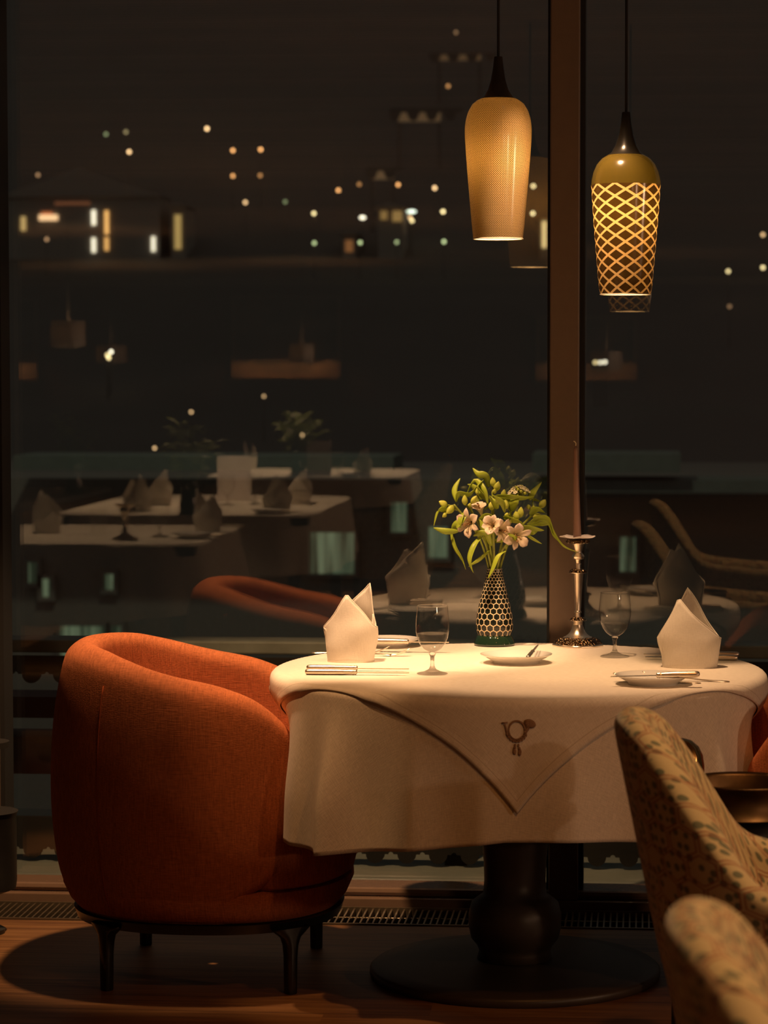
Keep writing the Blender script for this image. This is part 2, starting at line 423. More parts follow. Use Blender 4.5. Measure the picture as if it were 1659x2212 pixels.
MB().lathe([(0, .70), (.57, .70), (.585, .705), (.585, .738), (.578, .744), (0, .744)], 96).build('table_top', M['darkwood'], tb, sharp=50)

FOLDS = [(-60, 9, .016), (-53, 5, .012), (-41, 5, .030), (-20, 7, .017), (-5, 9, .010), (14, 10, .018), (33, 7, .022), (50, 6, .028), (66, 7, .018), (84, 7, .02),
         (104, 8, .024), (124, 7, .026), (147, 8, .02), (168, 8, .026), (-168, 7, .02), (-146, 8, .026), (-122, 7, .022), (-100, 7, .018)]
HEM = [(-180, .34), (-90, .355), (-56, .352), (-43, .358), (-34, .345), (-20, .325), (0, .298), (14, .296), (30, .305), (60, .325), (90, .34), (180, .34)]
def fold(ph):
    d = math.degrees(ph); s = 0
    for a, w, k in FOLDS:
        e = (d-a+180) % 360-180
        s += k*exp(-(abs(e)/w)**1.4)
    return s
def drape(ph, s, off=0.0, rr=.014):
    R0 = RT-rr
    if s <= 0: r, z = R0+s, TZ+off
    elif s < rr*pi/2:
        a = s/rr; r = R0+(rr+off)*sin(a); z = TZ-rr+(rr+off)*cos(a)
    else:
        t = s-rr*pi/2; d = math.degrees(ph)
        A = sst(0, .27, t)
        w = A*(fold(ph)*2.5-.026)+.012*t/.33
        el = (d+92+180) % 360-180; er = (d-100+180) % 360-180
        w -= .135*sst(.02, .20, t)*sst(36, 20, abs(el))*sst(-99, -40, -abs(el))
        w -= .135*sst(.02, .20, t)*sst(36, 20, abs(er))
        r = RT+off+w; z = TZ-rr-t
    return V((r*sin(ph), -r*cos(ph), z))
m = MB(); NA = 360
Rs = [0.02, .15, .3, .45, .55]+[RT-.014+.014*pi/2*k/5 for k in range(6)]
nd = 34; rows = []; uvs = []
for i in range(len(Rs)+nd):
    row = []; ur = []
    for j in range(NA):
        ph = -pi+2*pi*j/NA
        if i < len(Rs): s = Rs[i]-(RT-.014)
        else: s = .014*pi/2+(lerp_tab(HEM, math.degrees(ph)))*(i-len(Rs)+1)/nd
        row.append(drape(ph, s)); q = RT+s; ur.append((q*sin(ph), -q*cos(ph)))
    rows.append(row); uvs.append(ur)
m.grid(rows, cv=True, uvs=uvs)
o = m.build('tablecloth', M['linen'], solid=.0022, off=1); o.location = TC
tag(o, 'long round white tablecloth hanging in folds around the pedestal table', 'tablecloth')
# square overcloth with a corner hanging in front
HS = .595; ROT = radians(45+2.5)
def cloth_pt(a, b, off):
    x = a*cos(ROT)-b*sin(ROT); y = a*sin(ROT)+b*cos(ROT)
    rho = sqrt(x*x+y*y); ph = math.atan2(x, -y)
    return drape(ph, rho-(RT-.014), off)
m = MB(); n = 150; rows = []; uvs = []
for i in range(n+1):
    a = -HS+2*HS*i/n; rows.append([]); uvs.append([])
    for j in range(n+1):
        b = -HS+2*HS*j/n
        e = max(abs(a), abs(b)); off = .005+(.0012 if e > .575 else 0)
        rows[-1].append(cloth_pt(a, b, off)); uvs[-1].append((a, b))
m.grid(rows, uvs=uvs)
oc = m.build('overcloth', M['overcloth'], solid=.0016, off=1); oc.location = TC
tag(oc, 'square linen overcloth with a horn emblem on its hanging corner', 'tablecloth')
# embroidered post horn on each corner. local (h, w): h towards the corner tip
def emblem(k):
    m = MB(); rc = .655; q = k*pi/2
    def P(x, y):                            # x to the side, y up (away from the tip), metres
        d = rc-y; a0 = -pi/4+q              # diagonal direction of this corner in cloth axes
        a = d*cos(a0)-x*sin(a0); b = d*sin(a0)+x*cos(a0)
        return cloth_pt(a, b, .0088)
    def strip(pts, ws):
        rows = []
        for i, (x, y) in enumerate(pts):
            x0, y0 = pts[max(0, i-1)]; x1, y1 = pts[min(len(pts)-1, i+1)]
            L = sqrt((x1-x0)**2+(y1-y0)**2) or 1; nx, ny = -(y1-y0)/L, (x1-x0)/L
            rows.append([P(x+nx*ws[i]*e, y+ny*ws[i]*e) for e in (-1, -.33, .33, 1)])
        m.grid(rows)
    def disc(cx, cy, rx, ry, rot=0):
        b = len(m.v); m.av(P(cx, cy)); N = 18
        for rr in (.5, 1):
            for j in range(N):
                t = 2*pi*j/N; x, y = rx*rr*cos(t), ry*rr*sin(t)
                m.av(P(cx+x*cos(rot)-y*sin(rot), cy+x*sin(rot)+y*cos(rot)))
        for j in range(N):
            m.f.append([b, b+1+j, b+1+(j+1) % N]); m.f.append([b+1+j, b+1+N+j, b+1+N+(j+1) % N, b+1+(j+1) % N])
    u = .001*1.04
    strip([(18.5*u*cos(t*pi/18), 20*u*sin(t*pi/18)) for t in range(37)], [2.0*u]*37)
    strip([(-21*u, -12*u), (-23.5*u, 0), (-26*u, 9*u), (-27*u, 14*u)], [2.6*u, 2*u, 1.9*u, 2.4*u])
    strip([(-34*u, 16*u), (-20.5*u, 17*u)], [1.6*u]*2)
    strip([(16*u, -14*u), (20.5*u, -4*u), (25*u, 6*u), (28*u, 12*u)], [2*u, 3*u, 4.4*u, 6*u])
    disc(29*u, 15*u, 14*u, 9.4*u, -.25)
    for t in range(9):
        a = pi*(1.12+.76*t/8); disc(23*u*cos(a), 23.5*u*sin(a), 4.6*u, 2.5*u, a+pi/2+.6); disc(19*u*cos(a), 20*u*sin(a), 3.6*u, 2.0*u, a+pi/2-.5)
    disc(-4*u, -32*u, 2.6*u, 3.6*u); disc(-5*u, -37*u, 3.6*u, 2.6*u); disc(-5.6*u, -45*u, 4.4*u, 7.5*u, .1)
    disc(4*u, -32*u, 2.6*u, 3.6*u); disc(6*u, -38*u, 3.2*u, 3.0*u); disc(7.5*u, -47*u, 4.4*u, 7.5*u, -.12)
    o = m.build('embroidered_horn', M['embroidery'], oc, solid=.0008); o['label'] = 'brown embroidered post horn emblem'
for k in range(4): emblem(k)

# ------------------------------------------------------------------ place settings
TT = TZ+.0062                               # top of the overcloth
def make_napkin(name, a, b, fphi, hf, rphi, hr, hs, label, group='folded napkins'):
    """A standing folded napkin: a front leaf and a rear leaf, each drawn to a peak."""
    root = thing(name, label, 'napkin', (0, 0, 0), 0, group)
    def leaf(nm, p0, p1, pk, H, lean, inset):
        m = MB(); n = 40; k = 14; rows = []
        for i in range(n+1):
            ph = radians(p0+(p1-p0)*i/n); pp = radians(pk)
            e0 = sin(ph)-sin(pp); lim = 1-sin(pp) if e0 > 0 else 1+sin(pp); e = min(1, abs(e0)/max(.05, lim))
            top = H-(H-hs)*e; back = abs(((math.degrees(ph)-(0 if inset == 0 else 180)+180) % 360)-180)
            if back > 90: top -= .010*(back-90)/22
            col = []
            for j in range(k+1):
                z = top*j/k; f = .87+.13*sst(0, hs*.95, z); q = max(0, (z-hs)/(H-hs))
                ex = f-inset; x = a*ex*sin(ph); y = -b*ex*cos(ph)*(1-lean*q)
                x *= 1-.10*q
                wob = (.0016*sin(ph*3+z*30)+.0022*sin(ph*1.7-z*55+a*400))*sst(0, .05, z)
                col.append((x+wob, y+wob, z))
            rows.append(col)
        m.grid(rows); o = m.build(nm, M['napkin'], root, solid=.0032, off=0)
        h = MB()
        h.tube([V(r[-1]) for r in rows], .0021, 6); h.build('folded_edge', M['napkin'], o)
    leaf('front_leaf', -112, 112, fphi, hf, .45, .0)
    leaf('rear_leaf', 66, 294, rphi, hr, .35, .05)
    return root
def put(o, px, py, z=TT, rz=0): p = at_z(px, py, z); o.location = (p.x, p.y, z); o.rotation_euler = (0, 0, rz); return p
nl = make_napkin('napkin', .066, .046, -3, .172, 128, .196, .088, 'folded white napkin standing on the table nearest the orange chair with full back in view')
put(nl, 758, 1429)
nr = make_napkin('napkin', .076, .050, -26, .172, 186, .193, .072, 'folded white napkin standing behind the plate with a knife laid across it')
put(nr, 1490, 1441)

def make_goblet(label, group=None):
    g = thing('water_goblet', label, 'glass', (0, 0, 0), 0, group)
    MB().lathe([(.0, .0), (.036, .0), (.0375, .0015), (.036, .003), (.02, .0065), (.009, .012), (.0052, .02), (.0046, .03), (.0052, .042), (.009, .050), (.006, .053), (.0, .054)], 48).build('stem', M['glass_solid'], g)
    bp = [(.003, .0525), (.012, .0545), (.022, .0615), (.031, .073), (.0375, .089), (.0405, .105), (.0408, .118), (.0397, .135), (.038, .152), (.0368, .164)]
    MB().lathe(bp, 64).build('bowl', M['bowl'], g)
    MB().tube([(.0368*cos(2*pi*j/48), .0368*sin(2*pi*j/48), .164) for j in range(49)], .0007, 6, cap=False).build('rim', M['glass_solid'], g)
    return g
def water_in(loc, lv, label):
    bp = [(0, .0535), (.0115, .0552), (.0214, .0622), (.0303, .0736), (.0367, .0894), (.0396, .105)]
    pr = [p for p in bp if p[1] < lv]; r = lerp_tab([(z, r) for r, z in bp], lv); pr += [(r, lv), (0, lv)]
    o = MB().lathe(pr, 48).build('water', M['water'], sharp=60); o.location = loc; tag(o, label, 'water', kind='stuff'); return o
gob = make_goblet('stemmed water glass beside the napkin near the orange chair, third full', 'water glasses')
p = put(gob, 934, 1456); water_in(gob.location, .098, 'clear water in the glass near the orange chair')
p = at_z(1328, 1419, TT); g2 = copy_tree(gob, (p.x, p.y, TT), 0, 'stemmed water glass between the silver candlestick and a napkin')
water_in(g2.location, .086, 'clear water in the glass beside the candlestick')

def make_knife(label, L=.25, hl=.125, hr=.0078):
    k = thing('table_knife', label, 'knife', (0, 0, 0), 0, 'silver knives on the table')
    n = 14; pts = []; rs = []
    for x, r in ((0, .35), (.0015, .7), (.005, .93), (.012, 1), (.06, 1), (hl*.86, .82), (hl*.9, .78), (hl*.93, .95), (hl*.95, .7), (hl*.975, .95), (hl, .45)):
        pts.append((x, 0, hr)); rs.append(hr*r)
    MB().tube(pts, rs, 14, ell=(1.05, .95)).build('handle', M['silver'], k)
    m = MB(); rows = []
    for i in range(13):
        t = i/12; x = hl+(L-hl)*t
        w = .0075*(1-.15*t) if t < .72 else .0075*.89*sqrt(max(0.0, 1-((t-.72)/.281)**2))
        z = hr-.001+ (0.0)
        rows.append([(x, -w*.5, z-.0012), (x, w*.9, z-.0002), (x, w*.9, z+.0004), (x, -w*.5, z+.0014)])
    m.grid(rows, cv=True); b = len(m.v)-4; m.f.append([0, 1, 2, 3]); m.build('blade', M['silver'], k, sharp=40)
    return k
def make_fork(label):
    k = thing('dinner_fork', label, 'fork', (0, 0, 0), 0, 'silver forks on the table')
    def zc(x): return lerp_tab([(0, .0015), (.05, .003), (.10, .007), (.13, .0065), (.15, .0035), (.165, .004), (.185, .011), (.205, .021)], x)
    m = MB(); rows = []
    for i in range(25):
        x = .155*i/24
        w = lerp_tab([(0, .004), (.004, .0075), (.012, .0088), (.05, .006), (.09, .003), (.125, .003), (.14, .006), (.155, .0115)], x); z = zc(x)
        rows.append([(x, -w, z-.001), (x, w, z-.001), (x, w*.8, z+.0012), (x, -w*.8, z+.0012)])
    m.grid(rows, cv=True); m.f.append([0, 1, 2, 3]); m.build('handle', M['silver'], k, sharp=40)
    for q in (-.0096, -.0032, .0032, .0096):
        m = MB(); m.tube([(.152+.053*i/8, q, zc(.152+.053*i/8)) for i in range(9)], [.0019]*6+[.0016, .0013, .0006], 6); m.build('tine', M['silver'], k)
    return k
kn = make_knife('nearer of two silver knives in front of the napkin by the orange chair')
p = at_z(659, 1458, TT); kn.location = (p.x, p.y, TT); kn.rotation_euler = (0, 0, radians(1.0))
p = at_z(662, 1449, TT); copy_tree(kn, (p.x, p.y, TT), radians(0.2), 'farther of two silver knives in front of the napkin by the orange chair')
p = at_z(1597, 1420, TT); copy_tree(kn, (p.x, p.y, TT), radians(180.6), 'longer knife behind the napkin on the table side with the patterned chairs', sc=.97)
p = at_z(1594, 1427, TT); copy_tree(kn, (p.x, p.y, TT), radians(179.4), 'second knife behind the napkin, in front of the longer one', sc=.93)
fk = make_fork('fork with raised tines beside the plate behind the napkin by the orange chair')
p = at_z(672, 1411, TT); fk.location = (p.x, p.y, TT); fk.rotation_euler = (0, 0, radians(-4))
p = at_z(714, 1417, TT); copy_tree(fk, (p.x, p.y, TT), radians(1), 'second fork whose tines rise next to the water glass by the orange chair')
p = at_z(1576, 1474, TT); copy_tree(fk, (p.x, p.y, TT), radians(170), 'fork lying between a napkin and the plate with the knife, long flat end in view')
p = at_z(1514, 1477, TT); copy_tree(fk, (p.x, p.y, TT), radians(174), 'fork pushed half under the rim of the plate with the knife across it')

def make_plate(label, r=.09):
    pr = [(0, .004), (.05, .004), (.056, .0), (.059, .0), (.061, .006), (.085, .0185), (.0915, .0215), (.092, .0235), (.090, .0235), (.062, .0105), (.054, .0085), (0, .008)]
    o = MB().lathe([(a*r/.092, z) for a, z in pr], 72).build('side_plate', M['porcelain'], sharp=60)
    return tag(o, label, 'plate', 'white side plates')
pl = make_plate('white side plate at the middle of the front place with a butter knife'); p = at_z(1115, 1432, TT); pl.location = (p.x, p.y, TT); PC = p
for (px, py, lb, sc) in ((1410, 1478, 'white side plate at the table edge beneath a silver knife and near the patterned chair', .98), (838, 1396, 'white side plate half hidden behind the napkin by the orange chair', .92)):
    p = at_z(px, py, TT); c = pl.copy(); COL.objects.link(c); c.location = (p.x, p.y, TT); c.scale = (sc, sc, sc); c['label'] = lb
# knives on the plates
kb = make_knife('silver knife lying across the plate at the table edge', .205, .10, .0085); kb.name = 'butter_knife'
p = at_z(1512, 1462, TT+.025); kb.location = (p.x, p.y, TT+.0225); kb.rotation_euler = (0, radians(2.0), radians(179))
p = at_z(800, 1392, TT+.02); copy_tree(kb, (p.x, p.y, TT+.0205), radians(-3), 'silver knife on the plate half hidden by the napkin').name = 'butter_knife'
p = at_z(1150, 1440, TT); q = copy_tree(kb, (PC.x+.031, PC.y-.055, TT+.0145), radians(84), 'short knife with dark blade resting in the middle plate', sc=.62); q.name = 'butter_knife'; q.rotation_euler = (0, radians(-9), radians(80))
# ------------------------------------------------------------------ vase and bouquet
VP = at_z(1068, 1394, TT)
va = thing('flower_vase', 'bottle vase with cream honeycomb pattern on dark glaze', 'vase', (VP.x, VP.y, TT))
MB().lathe([(0, 0), (.050, 0), (.0545, .003), (.0545, .007), (.051, .016), (.047, .024), (.044, .028), (.03, .029)], 64).build('foot', M['greenglaze'], va, sharp=60)
vp = [(.030, .027), (.0432, .028), (.0468, .038), (.0488, .052), (.0485, .066), (.0465, .082), (.043, .100), (.0385, .120), (.0335, .140), (.0285, .160), (.0243, .178), (.0215, .192), (.0203, .203)]
# resample finer for smooth conformal rows
fine = []
for i in range(len(vp)-1):
    for k in range(4): fine.append(tuple(vp[i][e]+(vp[i+1][e]-vp[i][e])*k/4 for e in (0, 1)))
fine.append(vp[-1])
MB().lathe(fine[2:], 72, uv=True, conf=True).build('body', M['vase'], va)
MB().lathe([(.0203, .203), (.0198, .2045), (.0185, .203), (.018, .17), (.03, .12)], 48).build('lip', M['porcelain'], va)
VT = V((VP.x, VP.y, TT+.205)); VY = VP.y
def bez(a, b, c, n):
    return [a*(1-t)**2+b*2*t*(1-t)+c*t*t for t in [i/n for i in range(n+1)]]
def spline(pts, n):
    out = []; P = [pts[0]]+pts+[pts[-1]]
    for i in range(1, len(P)-2):
        for k in range(n):
            t = k/n; a, b, c, d = P[i-1], P[i], P[i+1], P[i+2]
            out.append(.5*((2*b)+(c-a)*t+(2*a-5*b+4*c-d)*t*t+(3*b-a-3*c+d)*t**3))
    out.append(P[-2]); return out
def leaf_mesh(pts, w, twist=0, side=None, fold=.35):
    """lanceolate blade along pts; side = direction the width runs at the start."""
    m = MB(); k = len(pts); rows = []; uvs = []
    s0 = side or V((0, -1, .4))
    for i, p in enumerate(pts):
        t = (pts[min(k-1, i+1)]-pts[max(0, i-1)]).normalized(); f = i/(k-1)
        ww = w*(sin(pi*min(1, f*.93+.07))**.75)*(1.0 if f < .6 else 1-(f-.6)*.9) if f < 1 else .0003
        s = (s0-t*s0.dot(t)).normalized(); s = Quaternion(t, twist*f) @ s; nrm = t.cross(s)
        rows.append([p+s*(ww*e)+nrm*(abs(e)*fold*ww) for e in (-1, -.5, 0, .5, 1)]); uvs.append([(f, (e+1)/2) for e in (-1, -.5, 0, .5, 1)])
    m.grid(rows, uvs=uvs); return m
def frame_of(d):
    d = d.normalized(); x = d.cross(V((0, 0, 1)) if abs(d.z) < .95 else V((1, 0, 0))).normalized(); return x, d.cross(x), d
def flower_mesh(c, d, R, openn, rnd):
    """six-petalled trumpet flower at c opening along d"""
    m = MB(); x, y, z = frame_of(d); a0 = rnd.random()*6
    for q in range(6):
        a = a0+q*pi/3; inner = q % 2; L = R*(1.0 if inner else .95)*(.92+.16*rnd.random()); w = R*(.19 if inner else .30); rows = []; uvs = []
        rad = x*cos(a)+y*sin(a); tan_ = z.cross(rad)
        for i in range(8):
            f = i/7; r = L*(.04+openn*(f**1.5)); h = L*(.98*f-.55*openn*f**3); ww = max(.0004, w*lerp_tab([(0, .22), (.35, .55), (.7, 1), (.88, .8), (1, .04)], f))
            rows.append([c+rad*(r-abs(e)**2*ww*.4*(1-f))+z*(h)+tan_*(ww*e)+z*(abs(e)*ww*.25) for e in (-1, -.5, 0, .5, 1)])
            uvs.append([(f, (e+1)/2) for e in (-1, -.5, 0, .5, 1)])
        m.grid(rows, uvs=uvs)
    return m
def stamens(c, d, R, rnd):
    m = MB(); x, y, z = frame_of(d)
    for q in range(6):
        a = rnd.random()*6.28; e = (x*cos(a)+y*sin(a))*R*.28*rnd.random()
        tip = c+z*R*.8+e; m.tube([c+z*R*.1, c+z*R*.5+e*.5, tip], R*.018, 5); m.sphere(tip, R*.045, 8, 6)
    return m
def bud_mesh(c, d, L, w):
    m = MB(); x, y, z = frame_of(d); rows = []; uvs = []
    for i in range(11):
        f = i/10; r = w*sin(pi*(.06+.92*f))**.8*(1.08-.25*f); rows.append([c+z*(L*f)+(x*cos(2*pi*j/15)+y*sin(2*pi*j/15))*r*(1+.10*cos(3*2*pi*j/15)) for j in range(15)]); uvs.append([(f, j/15) for j in range(15)])
    m.grid(rows, cv=True, uvs=uvs); return m
def px_pt(px, py, dy=0.0): return at_y(px, py, VY+dy)
rnd = random.Random(5)
def stalk(name, label, cat, head, dy, kind, leaves=(), lean=.0, heads=()):
    """head px; leaves: list of (list of (px,py,dy), width, twist)"""
    root = thing(name, label, cat, (0, 0, 0), 0, 'flower stems in the honeycomb vase')
    H = px_pt(head[0], head[1], dy); off = V(((H.x-VT.x)*.13, (H.y-VT.y)*.10, 0)); a = VT+off+V((0, 0, -.06)); b = VT+off*1.1
    pts = spline([a, b, b+(H-b)*.45+V((-(H.x-b.x)*.12, 0, .015)), H], 7)
    if kind == 'umbel': pts[-1] = H+V((0, 0, -.012))
    MB().tube(pts, [.0031]*len(pts), 8).build('stalk', M['stem'], root)
    if kind == 'flower':
        for (hx, hy, hd, d, R, op) in heads:
            c = px_pt(hx, hy, hd); d = V(d).normalized(); c = c-d*R*.45
            fm = flower_mesh(c, d, R, op, rnd).build('blossom', M['petal'], root, solid=.0004); stamens(c, d, R, rnd).build('stamen', M['stamen'], fm)
            MB().tube(spline([pts[-3], (pts[-1]+c)/2+V((0, 0, -.004)), c], 4), .0022, 7).build('pedicel', M['stem'], root)
    if kind == 'buds' or kind == 'flower':
        for (hx, hy, hd, d, L, w) in (heads if kind == 'buds' else ()):
            c = px_pt(hx, hy, hd); d = V(d).normalized(); c = c-d*L*.5
            bud_mesh(c, d, L, w).build('bud', M['bud'], root); MB().tube(spline([pts[-3], (pts[-1]+c)/2, c+d*.002], 4), .0018, 6).build('pedicel', M['stem'], root)
    if kind == 'umbel':
        st, pt, ct = MB(), MB(), MB()
        for q in range(34):
            r = sqrt((q+.5)/34); a = q*2.4; tip = H+V((.030*r*cos(a), .028*r*sin(a), .020*(1-r*r)-.002)); st.tube([pts[-1], (pts[-1]+tip)/2+V((.004*r*cos(a), .004*r*sin(a), 0)), tip], .0008, 5)
            d = V((r*cos(a)*.8, r*sin(a)*.8, .8)).normalized()
            if q % 4 == 3: ct.sphere(tip, .0042, 10, 8)
            else:
                x, y, z = frame_of(d)
                for k in range(6):
                    aa = k*pi/3+q; e = x*cos(aa)+y*sin(aa); s = z.cross(e)
                    bb = len(pt.v)
                    for v in (tip, tip+e*.0045+s*.0022+z*.001, tip+e*.0085+z*.0022, tip+e*.0045-s*.0022+z*.001): pt.av(v)
                    pt.f.append([bb, bb+1, bb+2, bb+3])
                ct.sphere(tip+d*.001, .0016, 6, 5)
        st.build('flower_stalk', M['stem'], root); pt.build('petal', M['white_petal'], root); ct.build('green_centre', M['bud'], root)
    for lf in leaves:
        lp, w, tw = lf[:3]; sd = lf[3] if len(lf) > 3 else None
        P = spline([px_pt(*q) for q in lp], 6)
        leaf_mesh(P, w, tw, V(sd) if sd else None).build('leaf', M['leaf'], root, solid=.0005)
SF = (0, -.6, .9)
stalk('alstroemeria', 'pale pink open blossom at the left of the bouquet facing the orange chair', 'flower', (1018, 1128), -.055, 'flower',
      [([(990, 1148, -.05), (962, 1148, -.06), (936, 1140, -.05)], .0085, .3, (0, -.3, 1)), ([(975, 1150, -.04), (984, 1180, -.05), (1000, 1208, -.06), (1006, 1230, -.06)], .009, .6, (.8, -.7, 0)),
       ([(978, 1148, -.03), (990, 1128, -.06), (1004, 1100, -.05)], .014, -.5, (.7, -.7, .3))], heads=[(1012, 1130, -.065, (-.55, -.85, -.05), .044, .85)])
stalk('alstroemeria', 'creamy open blossom at the centre of the bouquet above the vase', 'flower', (1066, 1138), -.07, 'flower',
      [([(1040, 1160, -.06), (1025, 1180, -.08), (1016, 1210, -.09), (1023, 1238, -.085)], .0105, .5, (.9, -.5, 0)), ([(1035, 1125, -.05), (1056, 1112, -.07), (1075, 1126, -.07)], .010, .4, SF),
       ([(1062, 1155, -.06), (1040, 1152, -.06), (1022, 1158, -.05)], .008, .3, SF)], heads=[(1063, 1134, -.08, (-.15, -.8, .25), .044, .62), (1084, 1146, -.075, (.7, -.6, -.12), .042, .8)])
stalk('alstroemeria', 'pink streaked open blossom lowest in the bouquet on the candlestick side', 'flower', (1113, 1160), -.06, 'flower',
      [([(1128, 1148, -.04), (1150, 1162, -.05), (1171, 1175, -.05)], .006, .3, SF), ([(1104, 1175, -.05), (1112, 1162, -.085), (1098, 1160, -.09), (1098, 1178, -.085)], .007, .6, (.5, -.8, .2)),
       ([(1110, 1145, -.03), (1140, 1140, -.05), (1176, 1146, -.05)], .0095, .2, (0, -.4, 1))], heads=[(1116, 1158, -.075, (.45, -.85, -.12), .047, .82)])
stalk('alstroemeria', 'half hidden white blossom pointing up in the upper bouquet', 'flower', (1038, 1106), -.02, 'flower',
      [([(1053, 1090, -.03), (1045, 1060, -.04), (1026, 1040, -.02), (1008, 1068, -.02)], .009, .9, (.5, -.8, .3))], heads=[(1037, 1100, -.035, (-.2, -.4, .9), .044, .45)])
stalk('alstroemeria_bud', 'cluster of plump yellow buds at the top of the bouquet', 'flower', (1064, 1062), -.01, 'buds',
      [([(1055, 1052, -.01), (1049, 1030, -.03), (1032, 1024, -.03), (1021, 1011, -.02)], .0105, .5, (.4, -.6, .7)), ([(1055, 1080, 0), (1040, 1066, 0), (1031, 1036, .01)], .011, .3, (.7, -.5, .5)),
       ([(1050, 1075, -.03), (1030, 1052, -.035), (1045, 1036, -.03)], .008, .4)],
      heads=[(1065, 1041, -.02, (-.1, -.3, 1), .026, .0085), (1074, 1050, -.025, (.3, -.35, .9), .028, .009), (1068, 1061, -.03, (.2, -.5, .4), .017, .0062)])
stalk('alstroemeria_bud', 'drooping buds at the outer edge of the bouquet facing the orange chair', 'flower', (980, 1090), -.02, 'buds',
      [([(985, 1082, -.02), (992, 1065, -.03), (1015, 1066, -.03), (1040, 1036, -.02)], .009, .3, (.1, -.5, .8)), ([(968, 1108, -.02), (950, 1104, -.035), (937, 1138, -.03)], .012, .4, (.6, -.6, .5)),
       ([(986, 1084, -.02), (981, 1058, -.01), (994, 1033, 0)], .008, .6, (.8, -.5, .2))],
      heads=[(957, 1088, -.03, (-.75, -.4, .5), .027, .009), (972, 1101, -.04, (-.5, -.5, -.6), .030, .0098), (960, 1113, -.03, (-.5, -.4, -.6), .016, .006)])
stalk('alstroemeria_bud', 'pair of upright yellow buds in front of the looping leaf', 'flower', (1014, 1096), -.035, 'buds',
      [([(1008, 1105, -.04), (1000, 1120, -.06), (986, 1142, -.06)], .012, -.5, (.7, -.7, .1))],
      heads=[(1004, 1080, -.045, (0, -.3, 1), .028, .008), (1024, 1079, -.045, (.5, -.3, .7), .026, .0082), (1015, 1091, -.05, (.2, -.5, .5), .014, .0055)])
stalk('alstroemeria_bud', 'green yellow buds clustered beneath the white umbel', 'flower', (1110, 1112), -.04, 'buds',
      [([(1088, 1118, -.04), (1110, 1122, -.07), (1130, 1132, -.06)], .010, .4, SF), ([(1072, 1100, -.06), (1068, 1078, -.085), (1086, 1085, -.09), (1090, 1108, -.08)], .016, .2, (.8, -.6, .3)),
       ([(1105, 1105, -.03), (1110, 1085, -.06), (1119, 1068, -.05)], .012, .3, (.8, -.5, .2)), ([(1093, 1191, -.075), (1077, 1203, -.08), (1066, 1228, -.08), (1054, 1250, -.07)], .0085, .5, (.9, -.5, .2))],
      heads=[(1116, 1114, -.06, (-.15, -.4, .8), .027, .0085), (1125, 1106, -.055, (.1, -.3, .95), .029, .0088), (1093, 1089, -.05, (-.1, -.4, .9), .026, .009), (1095, 1112, -.05, (.3, -.5, .3), .016, .006)])
stalk('alstroemeria_bud', 'single fat bud and small ones highest on the candlestick side', 'flower', (1155, 1108), .0, 'buds',
      [([(1145, 1112, -.01), (1160, 1098, -.03), (1178, 1108, -.03)], .0095, .3, SF), ([(1150, 1098, 0), (1152, 1078, .01), (1176, 1087, .0)], .006, .4, SF),
       ([(1140, 1134, -.01), (1166, 1119, -.03), (1187, 1122, -.04), (1198, 1148, -.045), (1218, 1178, -.05), (1249, 1193, -.05)], .0105, .8, (0, -.3, 1)),
       ([(1142, 1133, 0), (1170, 1131, -.02), (1186, 1130, -.03), (1196, 1155, -.035), (1210, 1172, -.04)], .0075, .5, (0, -.3, 1)), ([(1142, 1152, .0), (1152, 1150, -.02), (1162, 1147, -.02)], .006, .2, SF)],
      heads=[(1172, 1088, -.005, (.55, -.2, .75), .028, .0095), (1160, 1115, -.02, (.7, -.3, .25), .024, .0085), (1142, 1095, -.01, (-.1, -.3, .6), .015, .0058), (1152, 1100, -.015, (.1, -.4, .8), .024, .0075)])
stalk('star_flower', 'flat white umbel of tiny star flowers at the top of the bouquet', 'flower', (1122, 1064), -.015, 'umbel',
      [([(1071, 1072, -.03), (1100, 1072, -.06), (1130, 1075, -.055), (1153, 1072, -.04)], .0085, .3, (0, -.5, .9)), ([(1143, 1080, .0), (1150, 1062, -.01), (1170, 1041, 0)], .0105, .4, (.7, -.6, .2))])

stalk('alstroemeria_bud', 'short leafy stem low in the bouquet over the vase neck', 'flower', (1062, 1120), -.03, 'buds',
      [([(1060, 1180, -.03), (1048, 1150, -.06), (1036, 1122, -.06)], .011, .4, (.8, -.6, .2)), ([(1068, 1160, -.02), (1088, 1130, -.05), (1108, 1122, -.05)], .011, .3, (.3, -.6, .6)), ([(1068, 1170, -.02), (1092, 1160, -.05), (1104, 1148, -.06)], .009, .3, (.2, -.6, .8)),
       ([(1058, 1190, -.02), (1040, 1206, -.04), (1012, 1224, -.03)], .006, .3, SF)],
      heads=[(1062, 1092, -.05, (0, -.3, 1), .026, .0085), (1050, 1118, -.06, (-.3, -.5, .6), .022, .008), (1100, 1126, -.06, (.4, -.5, .5), .022, .0075)])
stalk('alstroemeria_bud', 'slender stem with small buds rising behind the looping leaf', 'flower', (1030, 1075), .03, 'buds',
      [([(1040, 1080, .02), (1026, 1056, .02), (1010, 1046, .02)], .009, .4, (.6, -.6, .4)), ([(1046, 1100, .03), (1070, 1080, .02), (1092, 1062, .02)], .010, .3, (.4, -.6, .6)), ([(1060, 1090, .03), (1092, 1078, .02), (1112, 1090, .0)], .012, .3, (.3, -.5, .7))],
      heads=[(1032, 1062, .02, (-.1, -.2, 1), .02, .0065), (1042, 1068, .02, (.3, -.2, .9), .018, .006), (1088, 1066, .01, (.2, -.3, .9), .024, .0075)])

